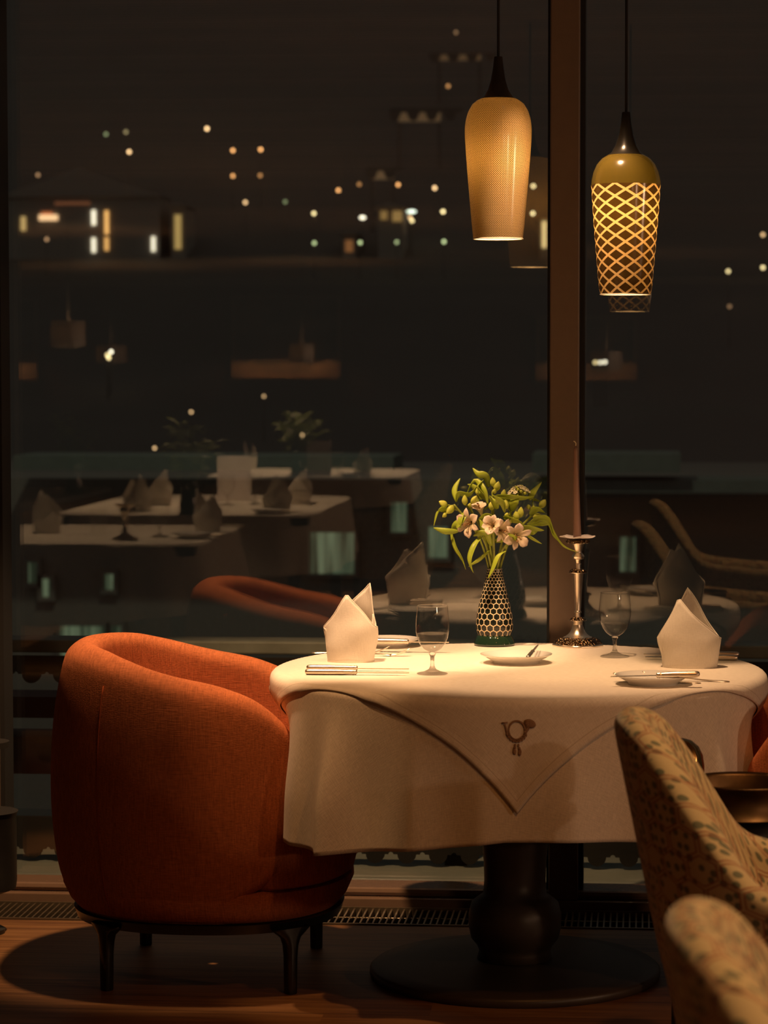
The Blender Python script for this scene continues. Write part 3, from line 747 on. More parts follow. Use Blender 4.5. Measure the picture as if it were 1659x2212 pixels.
# ------------------------------------------------------------------ candlestick and candle
KP = at_z(1248, 1396, TT)
ck = thing('candlestick', 'ornate tall silver candlestick on a lobed square foot by the brown post', 'candlestick', (KP.x, KP.y, TT))
s = 1/6518
def kz(y): return (2115-y)*s
lob = lambda a, z: 1+.085*(abs(cos(2*a))**3)+.02*cos(8*a)
MB().lathe([(0, .001), (395*s, 0), (398*s, .004), (392*s, kz(2075)), (385*s, kz(2068))], 96, mod=lob).build('foot', M['silver'], ck)
t_ = NT('chased_ornament'); o_ = t_.obj(); v_ = t_.node('ShaderNodeTexVoronoi', feature='F1'); t_.link(o_, v_.inputs['Vector']); v_.inputs['Scale'].default_value = 190
w_ = t_.noise(o_, 160, 3)
hh = t_.math('ADD', v_.outputs['Distance'], t_.math('MULTIPLY', w_, .6))
t_.link(t_.ramp(hh, [(.35, (.85, .70, .48, 1)), (.75, (.10, .055, .025, 1))]), t_.p.inputs['Base Color']); t_.p.inputs['Metallic'].default_value = 1; t_.p.inputs['Roughness'].default_value = .28
t_.bump(hh, 1.0, .004); M['chased'] = t_.m
MB().lathe([(385*s, kz(2068)), (375*s, kz(2050)), (345*s, kz(2005)), (315*s, kz(1975)), (270*s, kz(1965)), (220*s, kz(1950))], 96, mod=lob).build('ornate_band', M['chased'], ck)
sq = lambda a, z: 1+.10*abs(cos(2*a))**2
MB().lathe([(240*s, kz(1958)), (190*s, kz(1938)), (150*s, kz(1905)), (120*s, kz(1865)), (95*s, kz(1810)), (80*s, kz(1740)), (80*s, kz(1738)), (84*s, kz(1735)), (84*s, kz(1680)), (100*s, kz(1676)), (140*s, kz(1668)), (140*s, kz(1662))], 96, mod=sq).build('lower_stem', M['silver'], ck, sharp=45)
MB().lathe([(140*s, kz(1662)), (128*s, kz(1640)), (100*s, kz(1615)), (50*s, kz(1605))], 64).build('lower_collar', M['chased'], ck)
MB().lathe([(46*s, kz(1608)), (44*s, kz(1540)), (56*s, kz(1535)), (56*s, kz(1520)), (46*s, kz(1505)), (44*s, kz(1500)), (62*s, kz(1200)), (84*s, kz(870)), (86*s, kz(858)), (148*s, kz(848)), (150*s, kz(838))], 64, mod=sq).build('tapered_shaft', M['silver'], ck, sharp=45)
MB().lathe([(150*s, kz(838)), (138*s, kz(800)), (100*s, kz(780)), (50*s, kz(776))], 64).build('middle_collar', M['chased'], ck)
MB().lathe([(50*s, kz(780)), (50*s, kz(706)), (57*s, kz(702)), (57*s, kz(688)), (44*s, kz(680)), (50*s, kz(640)), (60*s, kz(616)), (100*s, kz(606)), (100*s, kz(592)), (112*s, kz(565)), (100*s, kz(540)), (70*s, kz(505)), (66*s, kz(490)), (84*s, kz(420)), (104*s, kz(350)), (180*s, kz(338)), (200*s, kz(330))], 64).build('socket', M['silver'], ck, sharp=45)
MB().lathe([(200*s, kz(330)), (214*s, kz(300)), (205*s, kz(275)), (60*s, kz(272))], 64).build('drip_rim', M['chased'], ck)
cz = kz(272)
m = MB(); rows = []
for i in range(6):
    f = i/5; row = []
    for j in range(96):
        a = 2*pi*j/96; pet = abs(sin(a*2.5)); r = .011+(.049*(.80+.20*pet**.4)-.011)*f
        row.append((r*cos(a), r*sin(a), .0025+.006*f*f*(.3+.7*cos(a*2.5+.4)**2)+.002*f))
    rows.append(row)
m.grid(rows, cv=True); o = m.build('candle_ring', M['paper'], solid=.0008); o.location = (KP.x, KP.y, TT+cz); tag(o, 'white petal shaped paper drip ring around the candle foot', 'drip ring')
cn = thing('candle', 'tall slim unlit brown taper candle in the silver candlestick', 'candle', (KP.x-.002, KP.y, TT+cz))
ch = .247
MB().lathe([(0, 0), (.0108, 0), (.0104, .02), (.0085, ch*.5), (.0064, ch*.93), (.0058, ch*.965), (.004, ch*.985), (.0016, ch*.998), (0, ch)], 32).build('wax', M['candle'], cn)
MB().tube([(0, 0, ch-.002), (.0012, 0, ch+.006), (-.001, 0, ch+.010), (-.004, 0, ch+.012), (-.005, 0, ch+.011)], [.0012, .0013, .0015, .0017, .001], 8).build('wick', M['wick'], cn)
cn.rotation_euler = (0, radians(-1.2), 0)
# ------------------------------------------------------------------ orange tub chair (forward = +x)
KP_ = [(.15, .72), (.165, .80), (.19, .87), (.22, .915), (.26, .945), (.32, .972), (.40, .992), (.50, 1.0), (.62, .985), (.70, .962), (.78, .915), (.82, .88), (.9, .84)]
def kprof(z): return lerp_tab(KP_, z)
HT = [(0, .828), (30, .822), (45, .815), (62, .795), (80, .768), (99, .742), (112, .715), (122, .675), (128, .638), (133, .585)]
def rim_h(th):
    d = abs(math.degrees(th)); return .5*lerp_tab(HT, d-2)+.5*lerp_tab(HT, d+2)
def plan(th, k=1.0):
    c, s = cos(th), sin(th); e = .88
    cx = math.copysign(abs(c)**e, c); sx = math.copysign(abs(s)**e, s)
    return (-(.40 if c > 0 else .372)*cx*k, .365*sx*k)
ENDT = [(.16, 100), (.245, 103), (.27, 113), (.31, 121), (.37, 128), (.45, 132), (.54, 134), (.6, 134), (.9, 134)]
def make_tub():
    root = thing('tub_chair', 'large orange wool tub armchair seen whole from its side, pushed up to the table', 'armchair', (0, 0, 0), 0, 'orange tub chairs')
    m = MB(); NS = 72; rt = .042; rows = []
    for i in range(NS+1):
        s = -1+2*i/NS; h = rim_h(s*radians(133)); col = []
        def pt(z, off):
            th = s*radians(lerp_tab(ENDT, z)); x, y = plan(th, kprof(z)); L = sqrt(x*x+y*y) or 1; q = (L-off)/L
            return (x*q, y*q, z)
        zs = [.175, .20, .235, .25, .28, .32, .37, .43, .50, .57]
        top = h-rt; zz = [z for z in zs]; zz = [.175+(top-.175)*((z-.175)/(.57-.175)) for z in zz]
        for z in zz: col.append(pt(z, 0))
        for k in range(1, 8):
            a = pi*k/8; col.append(pt(h-rt+rt*sin(a), rt-rt*cos(a)))
        for z in zz[::-1]: col.append(pt(z, 2*rt+.03*sst(top, .35, z)))
        rows.append(col)
    n = len(rows[0])
    def cap(row, nxt, rev):
        out = []
        for f, adv in ((.80, .016), (.45, .028)):
            r = []
            for j in range(n):
                p, q = V(row[j]), V(row[n-1-j]); mid = (p+q)/2; t = (V(row[j])-V(nxt[j])); t = t.normalized() if t.length > 1e-6 else V((0, 0, 0))
                r.append(tuple(mid+(p-mid)*f+t*adv))
            out.append(r)
        return out
    c0 = cap(rows[0], rows[1], 1); c1 = cap(rows[-1], rows[-2], 0)
    rows = [c0[1], c0[0]]+rows+[c1[0], c1[1]]
    b = m.grid(rows); R = len(rows)
    for base in (b, b+(R-1)*n):
        for j in range(n//2-1 if n % 2 == 0 else n//2):
            q = [base+j, base+j+1, base+n-2-j, base+n-1-j]
            if len(set(q)) == 4: m.f.append(q)
            else: m.f.append([base+j, base+j+1, base+n-1-j])
    sh = m.build('shell', M['orange'], root, sub=1)
    # stitched seams
    for sg in (-1, 1):
        for th0, ins in ((58, 0), (38, 1)):
            th = sg*radians(th0); pts = []
            for i in range(26):
                f = i/25; h = rim_h(th)
                if not ins:
                    z = .19+(h-.06-.19)*f; x, y = plan(th, kprof(z)); pts.append((x*.9995, y*.9995, z))
                else:
                    z = .45+(h-.045-.45)*f; x, y = plan(th, kprof(z)); L = sqrt(x*x+y*y); q = (L-2*rt+.0012-.03*sst(h-rt, .35, z))/L; pts.append((x*q, y*q, z))
            MB().tube(pts, .0012, 6).build('seam', M['orange_thread'], sh)
    # base body, seat cushion
    m = MB(); rows = []
    for (z, f) in ((.172, .5), (.172, .97), (.178, 1.0), (.20, 1.0), (.235, 1.0), (.25, .985), (.252, .94), (.252, .4)):
        rows.append([(*plan(2*pi*j/96, kprof(z)*f*.998), z) for j in range(96)])
    m.grid(rows, cv=True); m.build('seat_base', M['orange'], root, sharp=60)
    m = MB(); rows = []
    for (z, f) in ((.25, .5), (.252, .95), (.262, .99), (.30, 1.0), (.36, 1.0), (.405, .985), (.428, .94), (.44, .82), (.446, .4), (.447, .02)):
        row = []
        for j in range(96):
            th = 2*pi*j/96; d = abs((math.degrees(th)+180) % 360-180); full = sst(100, 122, d); x, y = plan(th, kprof(z))
            L = sqrt(x*x+y*y); q = (L-.128*(1-full))/L*f*(1-.012*full); row.append((x*q, y*q, z))
        rows.append(row)
    m.grid(rows, cv=True); m.build('seat_cushion', M['orange'], root)
    # black ring frame and legs
    m = MB(); rows = []
    for (z, f) in ((.150, .80), (.150, .84), (.173, .86), (.173, .80)):
        rows.append([(*plan(2*pi*j/96, f), z) for j in range(96)])
    m.grid(rows+[rows[0]], cv=True); m.build('ring_frame', M['metal_black'], root, sharp=40)
    for (x, y) in ((-.222, -.245), (-.222, .245), (.222, -.245), (.222, .245)):
        m = MB(); rows = []
        for (z, r, sh_) in ((0, .0125, 0), (.002, .0135, 0), (.09, .0145, 0), (.118, .017, 0), (.136, .024, .1), (.148, .040, .2), (.156, .050, .3), (.160, .05, .3)):
            row = []
            for j in range(20):
                a = 2*pi*j/20; ca, sa = cos(a), sin(a); k = (abs(ca)**4+abs(sa)**4)**-.25
                ang = math.atan2(y, x); lx, ly = r*k*ca, min(.016, r)*k*sa       # flare along the ring
                tx, ty = -sin(ang), cos(ang); row.append((x+lx*tx+ly*cos(ang), y+lx*ty+ly*sin(ang), z))
            rows.append(row)
        m.grid(rows, cv=True); m.f.append(list(range(20))[::-1]); m.build('leg', M['metal_black'], root, sharp=60)
    return root
tub = make_tub()
tub.location = (TC.x-.752, TC.y+.0, 0)
copy_tree(tub, (TC.x+.80, TC.y-.03, 0), radians(183), 'orange wool tub armchair of which just an arm shows beyond the copper bucket')
print('TUB', tub.location)

# ------------------------------------------------------------------ patterned high-back chair (forward = +x)
RH = [(0, .905), (.02, .90), (.05, .865), (.085, .80), (.12, .735), (.155, .672), (.19, .645), (.24, .632), (.40, .615), (.60, .60)]
def make_scale_chair():
    root = thing('patterned_armchair', 'high-backed armchair in golden scale patterned fabric between the table and the blurred chair', 'armchair', (0, 0, 0), 0, 'patterned armchairs')
    AU, BV, LEN, th_ = .20, .285, .56, .034
    path = []
    q = [(AU-AU*cos(a), BV*sin(a)) for a in [pi/2*i/18 for i in range(19)]]
    half = [(x, y) for x, y in q]+[(AU+(LEN-AU)*i/10, BV+.012*i/10) for i in range(1, 11)]
    path = [(x, -y) for x, y in half[::-1]]+half[1:]
    arc = [0]
    for (a, b), (c, d) in zip(path, path[1:]): arc.append(arc[-1]+sqrt((c-a)**2+(d-b)**2))
    m = MB(); rows = []; uvs = []
    N = len(path)
    for i, (u, v) in enumerate(path):
        u0, v0 = path[max(0, i-1)]; u1, v1 = path[min(N-1, i+1)]; L = sqrt((u1-u0)**2+(v1-v0)**2); nx, ny = (v1-v0)/L, -(u1-u0)/L     # outward
        if nx*(u-.3)+ny*v < 0: nx, ny = -nx, -ny
        h = .5*(lerp_tab(RH, u-.012)+lerp_tab(RH, u+.012)); lean = -.078*sst(.5, .02, u)
        def P(z, o):
            sx = lean*max(-.3, (z-.52)/.38); tz = .03*sst(.5, .2, z)
            return (u+sx-nx*(o)+tz*(1 if u < .2 else 0), v-ny*o-(tz*ny), z)
        col = []; uvc = []; w = 0; last = None
        zs = [.20+(h-th_-.20)*k/12 for k in range(13)]
        for z in zs: col.append(P(z, 0))
        for k in range(1, 8): a = pi*k/8; col.append(P(h-th_+th_*sin(a), th_-th_*cos(a)))
        for z in zs[::-1]: col.append(P(z, 2*th_+.05*sst(h-.05, .45, z)))
        for p in col:
            if last is not None: w += (V(p)-V(last)).length
            last = p; uvc.append((arc[i], w))
        rows.append(col); uvs.append(uvc)
    n = len(rows[0])
    def cap(row, nxt):
        out = []
        for f, adv in ((.82, .014), (.45, .024)):
            out.append([tuple((V(row[j])+V(row[n-1-j]))/2+(V(row[j])-V(row[n-1-j]))/2*f+(V(row[j])-V(nxt[j])).normalized()*adv) for j in range(n)])
        return out
    c0 = cap(rows[0], rows[1]); c1 = cap(rows[-1], rows[-2])
    rows = [c0[1], c0[0]]+rows+[c1[0], c1[1]]; uvs = [uvs[0], uvs[0]]+uvs+[uvs[-1], uvs[-1]]
    b = m.grid(rows, uvs=uvs); R = len(rows)
    for base in (b, b+(R-1)*n):
        for j in range(n//2):
            qd = [base+j, base+j+1, base+n-2-j, base+n-1-j]; qd = list(dict.fromkeys(qd))
            if len(qd) >= 3: m.f.append(qd)
    m.build('shell', M['scale'], root, sub=1)
    m = MB(); rows = []; uvs = []
    for (z, f) in ((.20, .6), (.20, .97), (.24, 1), (.38, 1), (.43, .97), (.45, .88), (.455, .5), (.456, .02)):
        row = []; ur = []
        for j in range(64):
            a = 2*pi*j/64; ca, sa = cos(a), sin(a); k = (abs(ca)**5+abs(sa)**5)**-.2
            p = (.33+.25*ca*k*f, .20*sa*k*f); row.append((*p, z)); ur.append((p[0], p[1]+z))
        rows.append(row); uvs.append(ur)
    m.grid(rows, cv=True, uvs=uvs); m.build('seat_cushion', M['scale'], root)
    for (x, y) in ((.10, -.2), (.10, .2), (.50, -.25), (.50, .25)):
        MB().tube([(x, y, 0), (x, y, .21)], [.014, .022], 12).build('leg', M['blackwood'], root)
    return root
sc = make_scale_chair()
qx = at_y(1328, 1540, 4.42)
SCX = qx.x+.07
sc.location = (SCX, 4.44, 0)
q2 = at_y(1418, 1970, 2.80)
copy_tree(sc, (q2.x+.078, 2.80, 0), 0, 'blurred patterned armchair nearest the camera at the frame corner')
print('SC', sc.location, q2)

# ------------------------------------------------------------------ wine bucket
wb = at_y(1606, 1688, 5.05)
bk = thing('wine_bucket', 'aged copper wine bucket with ring handle and dark body behind the patterned armchair', 'wine bucket', (wb.x, wb.y, 0))
zr = wb.z
MB().lathe([(.108, zr-.062), (.104, zr-.06), (.100, zr-.03), (.104, zr-.004), (.109, zr), (.106, zr+.003), (.100, zr-.004), (.095, zr-.06)], 64).build('rim_band', M['copper'], bk)
MB().lathe([(0, zr-.27), (.070, zr-.27), (.078, zr-.26), (.092, zr-.12), (.099, zr-.062), (.093, zr-.062), (.085, zr-.12), (.07, zr-.25), (0, zr-.25)], 64).build('body', M['metal_black'], bk)
for sx in (-1, 1):
    MB().tube([(sx*.1, -.045, zr-.04), (sx*.118, -.052, zr-.028), (sx*.128, -.056, zr-.045), (sx*.124, -.055, zr-.075), (sx*.112, -.052, zr-.085)] if sx > 0 else
              [(sx*.1, 0, zr-.03), (sx*.125, 0, zr-.02), (sx*.135, 0, zr-.05), (sx*.125, 0, zr-.08)], .006, 10).build('handle', M['copper'], bk)
zt = zr-.27
MB().lathe([(0, 0), (.10, 0), (.10, .012), (.03, .03), (.014, .06), (.012, zt-.05), (.03, zt-.015), (.085, zt-.006), (.085, zt), (0, zt)], 48).build('stand', M['blackwood'], bk, sharp=50)
# brass-rimmed cooler whose ribbed shoulder shows beside the armchair back
pb = at_y(1466, 1666, 5.36)
br = thing('brass_pot', 'ribbed brass pot of which a bright shoulder shows beyond the patterned chair back', 'pot', (pb.x, pb.y, 0))
MB().lathe([(0, pb.z-.07), (.03, pb.z-.066), (.046, pb.z-.04), (.0515, pb.z-.01), (.0515, pb.z+.012), (.048, pb.z+.035), (.040, pb.z+.052), (.026, pb.z+.064), (.010, pb.z+.069), (0, pb.z+.070)], 64, mod=lambda a, z: 1+.03*cos(18*a)).build('body', M['brass'], br)
MB().lathe([(0, 0), (.07, 0), (.07, .012), (.03, .03), (.013, .05), (.011, pb.z-.12), (.05, pb.z-.085), (.05, pb.z-.066), (0, pb.z-.066)], 40).build('stand', M['blackwood'], br, sharp=50)

# ------------------------------------------------------------------ pendants
def spot(name, loc, target, power, col=(1, .62, .32), ang=60, blend=.4, r=.03):
    l = bpy.data.lights.new(name, 'SPOT'); l.energy = power; l.color = col; l.spot_size = radians(ang); l.spot_blend = blend; l.shadow_soft_size = r
    o = bpy.data.objects.new(name, l); COL.objects.link(o); o.location = loc
    o.rotation_euler = (V(target)-V(loc)).to_track_quat('-Z', 'Y').to_euler(); return o
def point(name, loc, power, col=(1, .62, .32), r=.03, parent=None):
    l = bpy.data.lights.new(name, 'POINT'); l.energy = power; l.color = col; l.shadow_soft_size = r
    o = bpy.data.objects.new(name, l); COL.objects.link(o); o.location = loc
    if parent: o.parent = parent
    return o
def pendant(px, py, yy, label, kind, power):
    b = at_y(px, py, yy)
    root = thing('pendant_lamp', label, 'pendant lamp', b, 0, 'pendant lamps over the table')
    k = yy/5600*1.0
    prof_n = [(.0605, .0), (.064, .03), (.070, .10), (.0755, .165), (.0795, .22), (.0812, .25), (.0812, .268), (.079, .288), (.073, .308), (.063, .325), (.052, .334), (.044, .338)]
    fine = []
    for i in range(len(prof_n)-1):
        for q in range(3): fine.append(tuple(prof_n[i][e]+(prof_n[i+1][e]-prof_n[i][e])*q/3 for e in (0, 1)))
    fine.append(prof_n[-1])
    if kind == 'net':
        MB().lathe(fine, 96, uv=True).build('shade', M['net'], root)
        zt = .338
    else:
        lo = [(.0610, .0), (.0655, .03), (.0715, .10), (.0775, .175), (.0825, .245), (.0832, .262)]
        fine = []
        for i in range(len(lo)-1):
            for q in range(4): fine.append(tuple(lo[i][e]+(lo[i+1][e]-lo[i][e])*q/4 for e in (0, 1)))
        fine.append(lo[-1])
        MB().lathe(fine, 96, uv=True).build('shade', M['lattice'], root)
        MB().lathe([(.0832, .262), (.0820, .275), (.078, .293), (.070, .311), (.058, .325), (.045, .333), (.042, .334)], 96, uv=True).build('dome', M['olive'], root)
        zt = .334
    m = MB(); m.tube([(.0605*cos(2*pi*j/64), .0605*sin(2*pi*j/64), 0) for j in range(65)], .0014, 8, cap=False); m.build('lower_rim', M['lampwhite'], root)
    MB().lathe([(.040, zt-.006), (.043, zt), (.041, zt+.002), (.036, zt+.005), (.026, zt+.022), (.019, zt+.045), (.0135, zt+.075), (.0105, zt+.10), (.0095, zt+.102), (0, zt+.102)], 48).build('cap', M['metal_black'], root, sharp=60)
    MB().tube([(0, 0, zt+.1), (0, 0, ZC-b.z)], .0034, 8).build('cord', M['cord'], root)
    MB().lathe([(0, zt-.004), (.018, zt-.004), (.018, zt-.05), (.012, zt-.052), (0, zt-.052)], 24).build('bulb_holder', M['metal_black'], root)
    point('pendant_bulb', (0, 0, .20), power, (1, .60, .27), .022, root)
    return root
pendant(1076, 516, 6.33, 'lit pendant lamp with fine golden net pattern all over its shade', 'net', PEND)
pendant(1351, 636, 6.28, 'lit pendant lamp with coarse lattice bands and olive dome', 'lattice', PEND2)
# ------------------------------------------------------------------ other tables of the room (seen as reflections in the window)
def rect_cloth(name, x0, x1, y0, y1, hang, label):
    cx, cy, a, b = (x0+x1)/2, (y0+y1)/2, (x1-x0)/2, (y1-y0)/2
    m = MB(); rows = []; uvs = []; N = 160
    def per(f, r):
        t = 2*pi*f; c, s = cos(t), sin(t); k = (abs(c)**8+abs(s)**8)**-.125
        return a*c*k*r, b*s*k*r
    for i in range(5): rows.append([(*per(j/N, [.02, .4, .8, .95, .99][i]), TZ) for j in range(N)])
    for i in range(14):
        t = hang*i/13; row = []
        for j in range(N):
            x, y = per(j/N, 1.0); L = sqrt(x*x+y*y); ang = math.atan2(y/b, x/a); cor = abs(sin(2*ang))**3
            o = .02*t/hang+(.02*sin(j*2*pi/N*13)+.015*sin(j*2*pi/N*29))*t/hang+cor*.07*t/hang
            row.append((x*(1+o/L), y*(1+o/L), TZ-.006-t*(1-.15*cor)+(.004 if i == 0 else 0)))
        rows.append(row)
    uvs = [[(p[0], p[1]-p[2]) for p in r] for r in rows]
    m.grid(rows, cv=True, uvs=uvs); o = m.build('tablecloth', M['linen'], solid=.002); o.location = (cx, cy, 0)
    tag(o, label, 'tablecloth', 'tablecloths on the reflected tables')
    t = thing('dining_table', label.replace('white cloth on', 'dark table under the cloth,').replace('tablecloth', 'table'), 'table', (cx, cy, 0), 0, 'reflected dining tables')
    MB().box((-a*.97, -b*.97, .70), (a*.97, b*.97, .738)).build('table_top', M['darkwood'], t, smooth=False)
    for sx in (-1, 1):
        for sy in (-1, 1): MB().box((sx*a*.85-.03, sy*b*.85-.03, 0), (sx*a*.85+.03, sy*b*.85+.03, .70)).build('leg', M['darkwood'], t, smooth=False)
T1 = (-3.2, -1.86, 2.35, 3.68); T2 = (-3.0, -1.66, -.55, 1.55); T3 = (-3.0, -1.62, -4.6, -3.05)
rect_cloth('t', *T1, .34, 'white cloth on the reflected table nearest the window, at the picture edge')
rect_cloth('t', *T2, .34, 'white cloth on the second reflected table with the menu card')
rect_cloth('t', *T3, .34, 'white cloth on the farthest reflected table')
def mput(px, py, box, z=TZ+.003):
    p = mir_z(px, py, z); mg = .09
    return V((min(max(p.x, box[0]+mg), box[1]-mg), min(max(p.y, box[2]+mg), box[3]-mg), z))
def mcopy(src, px, py, box, rz, label, group, sc=None): return copy_tree(src, mput(px, py, box), rz, label, group, sc)
G1, G2 = 'napkins on the reflected tables', 'glasses on the reflected tables'
mcopy(nr, 100, 1152, T1, .5, 'reflected napkin at the picture edge on the nearest reflected table', G1)
mcopy(nl, 472, 1150, T1, 2.5, 'dim reflected napkin with bright cutlery at its foot at the cloth corner', G1)
mcopy(nr, 297, 1106, T2, -.6, 'reflected napkin standing behind the goblet on the second reflected table', G1)
mcopy(nl, 345, 1092, T2, .3, 'reflected napkin between the menu card and another napkin, partly behind the dark vase', G1)
mcopy(nr, 597, 1106, T2, 2.8, 'reflected napkin above the brightest reflected cutlery', G1)
mcopy(nl, 648, 1090, T2, .4, 'reflected napkin behind the brightest one, at the cloth edge', G1)
mcopy(nl, 780, 1030, T3, .2, 'small reflected napkin on the farthest reflected table', G1)
mcopy(nr, 545, 1010, T3, 1.2, 'reflected napkin with twisted top far behind the menu card', G1)
mcopy(gob, 343, 1160, T1, 0, 'reflected goblet in the middle of the nearest reflected table', G2)
mcopy(gob, 490, 1092, T2, 0, 'reflected goblet in front of the menu card', G2)
mcopy(gob, 550, 1090, T2, 0, 'reflected goblet just beyond the menu card', G2)
mcopy(gob, 712, 1035, T3, 0, 'reflected goblet on the farthest table beside the small napkin', G2)
for (px, py, box, rz, lb) in ((455, 1160, T1, .1, 'bright reflected knife below the dim napkin'), (590, 1108, T2, .05, 'brightest reflected knife beneath a napkin'), (640, 1090, T2, .1, 'reflected knife at the edge of the second reflected cloth'),
                              (770, 1028, T3, 0, 'reflected knife under the small far napkin'), (500, 1132, T1, .7, 'reflected knife pointing over the corner of the nearest reflected cloth')):
    mcopy(kn, px, py, box, rz, lb, 'knives on the reflected tables')
pm = (435, 1163, T1), (578, 1110, T2), (755, 1030, T3)
for (px, py, box), lb in zip(pm, ('reflected side plate on the nearest reflected table', 'reflected side plate on the second reflected table', 'reflected side plate on the farthest reflected table')):
    c = pl.copy(); COL.objects.link(c); c.location = mput(px, py, box); c['label'] = lb; c['group'] = 'plates on the reflected tables'
# tumbler and low dark candlestick on the nearest one
p = mput(210, 1152, T1)
o = MB().lathe([(.028, 0), (.030, .002), (.034, .11)], 40).build('tumbler', M['bowl']); o.location = p; tag(o, 'straight reflected tumbler beside the dark candle holder', 'glass')
p = mput(268, 1166, T1); h_ = thing('candle_holder', 'low dark candle holder with round foot on the nearest reflected table', 'candle holder', p)
MB().lathe([(0, 0), (.055, 0), (.056, .006), (.03, .016), (.012, .03), (.010, .10), (.022, .12), (.024, .135), (0, .136)], 40).build('foot', M['silver_dark'], h_)
MB().lathe([(.022, .134), (.045, .15), (.048, .153), (.02, .15)], 40).build('dish', M['silver_dark'], h_)
# menu cards
for (px, py, box, w, h, lb) in ((505, 1082, T2, .19, .25, 'tall white menu card standing on the second reflected table'), (655, 1040, T3, .17, .24, 'narrow white menu card standing on the farthest reflected table')):
    p = mput(px, py, box); m = MB(); rows = []
    m.grid([[(-w/2, .05, 0), (0, .0, 0), (w/2, .0, 0)], [(-w/2, .05, h), (0, 0, h), (w/2, 0, h)]])
    m = MB(); m.grid([[(-w/2, 0, 0), (-w/2, 0, h)], [(w/2, 0, 0), (w/2, 0, h)], [(w/2-.03, -.11, 0), (w/2-.03, -.11, h)]]); o = m.build('menu_card', M['paper'], solid=.0015, smooth=False); o.location = p; o.rotation_euler = (0, 0, .05); tag(o, lb, 'menu card')
# tall leafy arrangements
def arrangement(px, pyb, box, top_px, top_py, spread, label, seed):
    p = mput(px, pyb, box); r_ = random.Random(seed); root = thing('leafy_arrangement', label, 'flower arrangement', p, 0, 'green arrangements on the reflected tables')
    MB().lathe([(0, 0), (.055, 0), (.05, .03), (.045, .09), (.04, .15), (.05, .19), (.046, .19), (.03, .1), (0, .1)], 40).build('vase', M['greenglaze'], root)
    st, lf = MB(), MB()
    for q in range(16):
        a = r_.random()*6.28; R = spread*sqrt(r_.random()); H = .30+.16*r_.random()
        tip = V((R*cos(a), R*sin(a), H)); P = spline([V((0, 0, .15)), V((R*cos(a)*.3, R*sin(a)*.3, H*.7)), tip], 5); st.tube(P, .002, 5)
        for k in range(9):
            b = P[min(len(P)-1, 3+k % 8)]; aa = r_.random()*6.28; d = V((cos(aa), sin(aa), r_.random()*.8-.2)); L = .07+.05*r_.random()
            q_ = spline([b, b+d*L*.5+V((0, 0, .01)), b+d*L-V((0, 0, .012))], 3); sub = leaf_mesh(q_, .011, .4); o = len(lf.v); lf.v += sub.v
            for kk, uvv in sub.uv.items(): lf.uv[kk+o] = uvv
            lf.f += [[i+o for i in f] for f in sub.f]
    st.build('stem', M['stem'], root); f = lf.build('foliage', M['foliage'], root); f['kind'] = 'stuff'
arrangement(403, 1112, T2, 410, 920, .17, 'bushy green arrangement in a dark vase on the second reflected table', 1)
arrangement(575, 1050, T3, 580, 900, .18, 'green arrangement with long branch on the farthest reflected table', 2)
arrangement(170, 1062, (-4.6, -3.3, -1.5, 1.5), 160, 940, .17, 'dim leafy arrangement at the picture edge beyond the reflected napkins', 3)
# its side table
t = thing('side_table', 'small dark side table under the dim leafy arrangement', 'table', (-3.95, 0, 0)); MB().box((-.65, -1.5, .72), (.65, 1.5, .749)).build('table_top', M['darkwood'], t, smooth=False)
for sy in (-1.3, 1.3): MB().box((-.05, sy-.05, 0), (.05, sy+.05, .72)).build('leg', M['darkwood'], t, smooth=False)
# chairs at those tables
for (x, y, rz, lb) in ((-1.25, -1.6, pi, 'patterned armchair in the gap before the farthest reflected table'),):
    copy_tree(sc, (x, y, 0), rz, lb, 'patterned armchairs at the reflected tables')
# back wall pictures and ledges, drum lamps
def wall_rect(px0, py0, px1, py1, label, lamp):
    a = mir_y(px0, py0, YB+.03); b = mir_y(px1, py1, YB+.03); x0, x1 = sorted((a.x, b.x)); z0, z1 = sorted((a.z, b.z)); w = thing('wall_picture', label, 'picture', ((x0+x1)/2, YB+.02, z0), 0, 'pictures on the back wall'); hw = (x1-x0)/2; H = z1-z0
    MB().box((-hw, 0, 0), (hw, .03, H)).build('canvas', M['canvas'], w, smooth=False)
    m = MB(); m.box((-hw-.04, 0, -.04), (hw+.04, .06, 0)); m.box((-hw-.04, 0, H), (hw+.04, .06, H+.04)); m.box((-hw-.04, 0, 0), (-hw, .06, H)); m.box((hw, 0, 0), (hw+.04, .06, H)); m.build('frame', M['post'], w, smooth=False)
    MB().box((-hw-.04, .0, -.07), (hw+.04, .22, -.04)).build('ledge', M['oakledge'], w, smooth=False)
    l = bpy.data.lights.new('ledge_strip_light', 'AREA'); l.shape = 'RECTANGLE'; l.size = (x1-x0)*.95; l.size_y = .03; l.energy = lamp; l.color = (1, .48, .17)
    lo = bpy.data.objects.new('ledge_strip_light', l); COL.objects.link(lo); lo.location = ((x0+x1)/2, YB+.16, z0+.16)
t_ = NT('dim_landscape_canvas'); n_ = t_.noise(t_.obj(), 2.2, 5); t_.link(t_.ramp(n_, [(.3, (.03, .022, .016, 1)), (.6, (.13, .085, .05, 1)), (.8, (.20, .14, .10, 1))]), t_.p.inputs['Base Color']); t_.p.inputs['Roughness'].default_value = .8; M['canvas'] = t_.m
M['oakledge'] = plain('oak_ledge', (.28, .15, .06), .5, var=.2)
wall_rect(507, 645, 728, 808, 'wide dim picture above a warm lit ledge on the back wall', 5)
wall_rect(-120, 650, 74, 812, 'picture above a warm lit ledge cut by the picture edge', 4)
wall_rect(1165, 690, 1368, 812, 'picture above a lit ledge reflected beyond the brown post', 2.5)
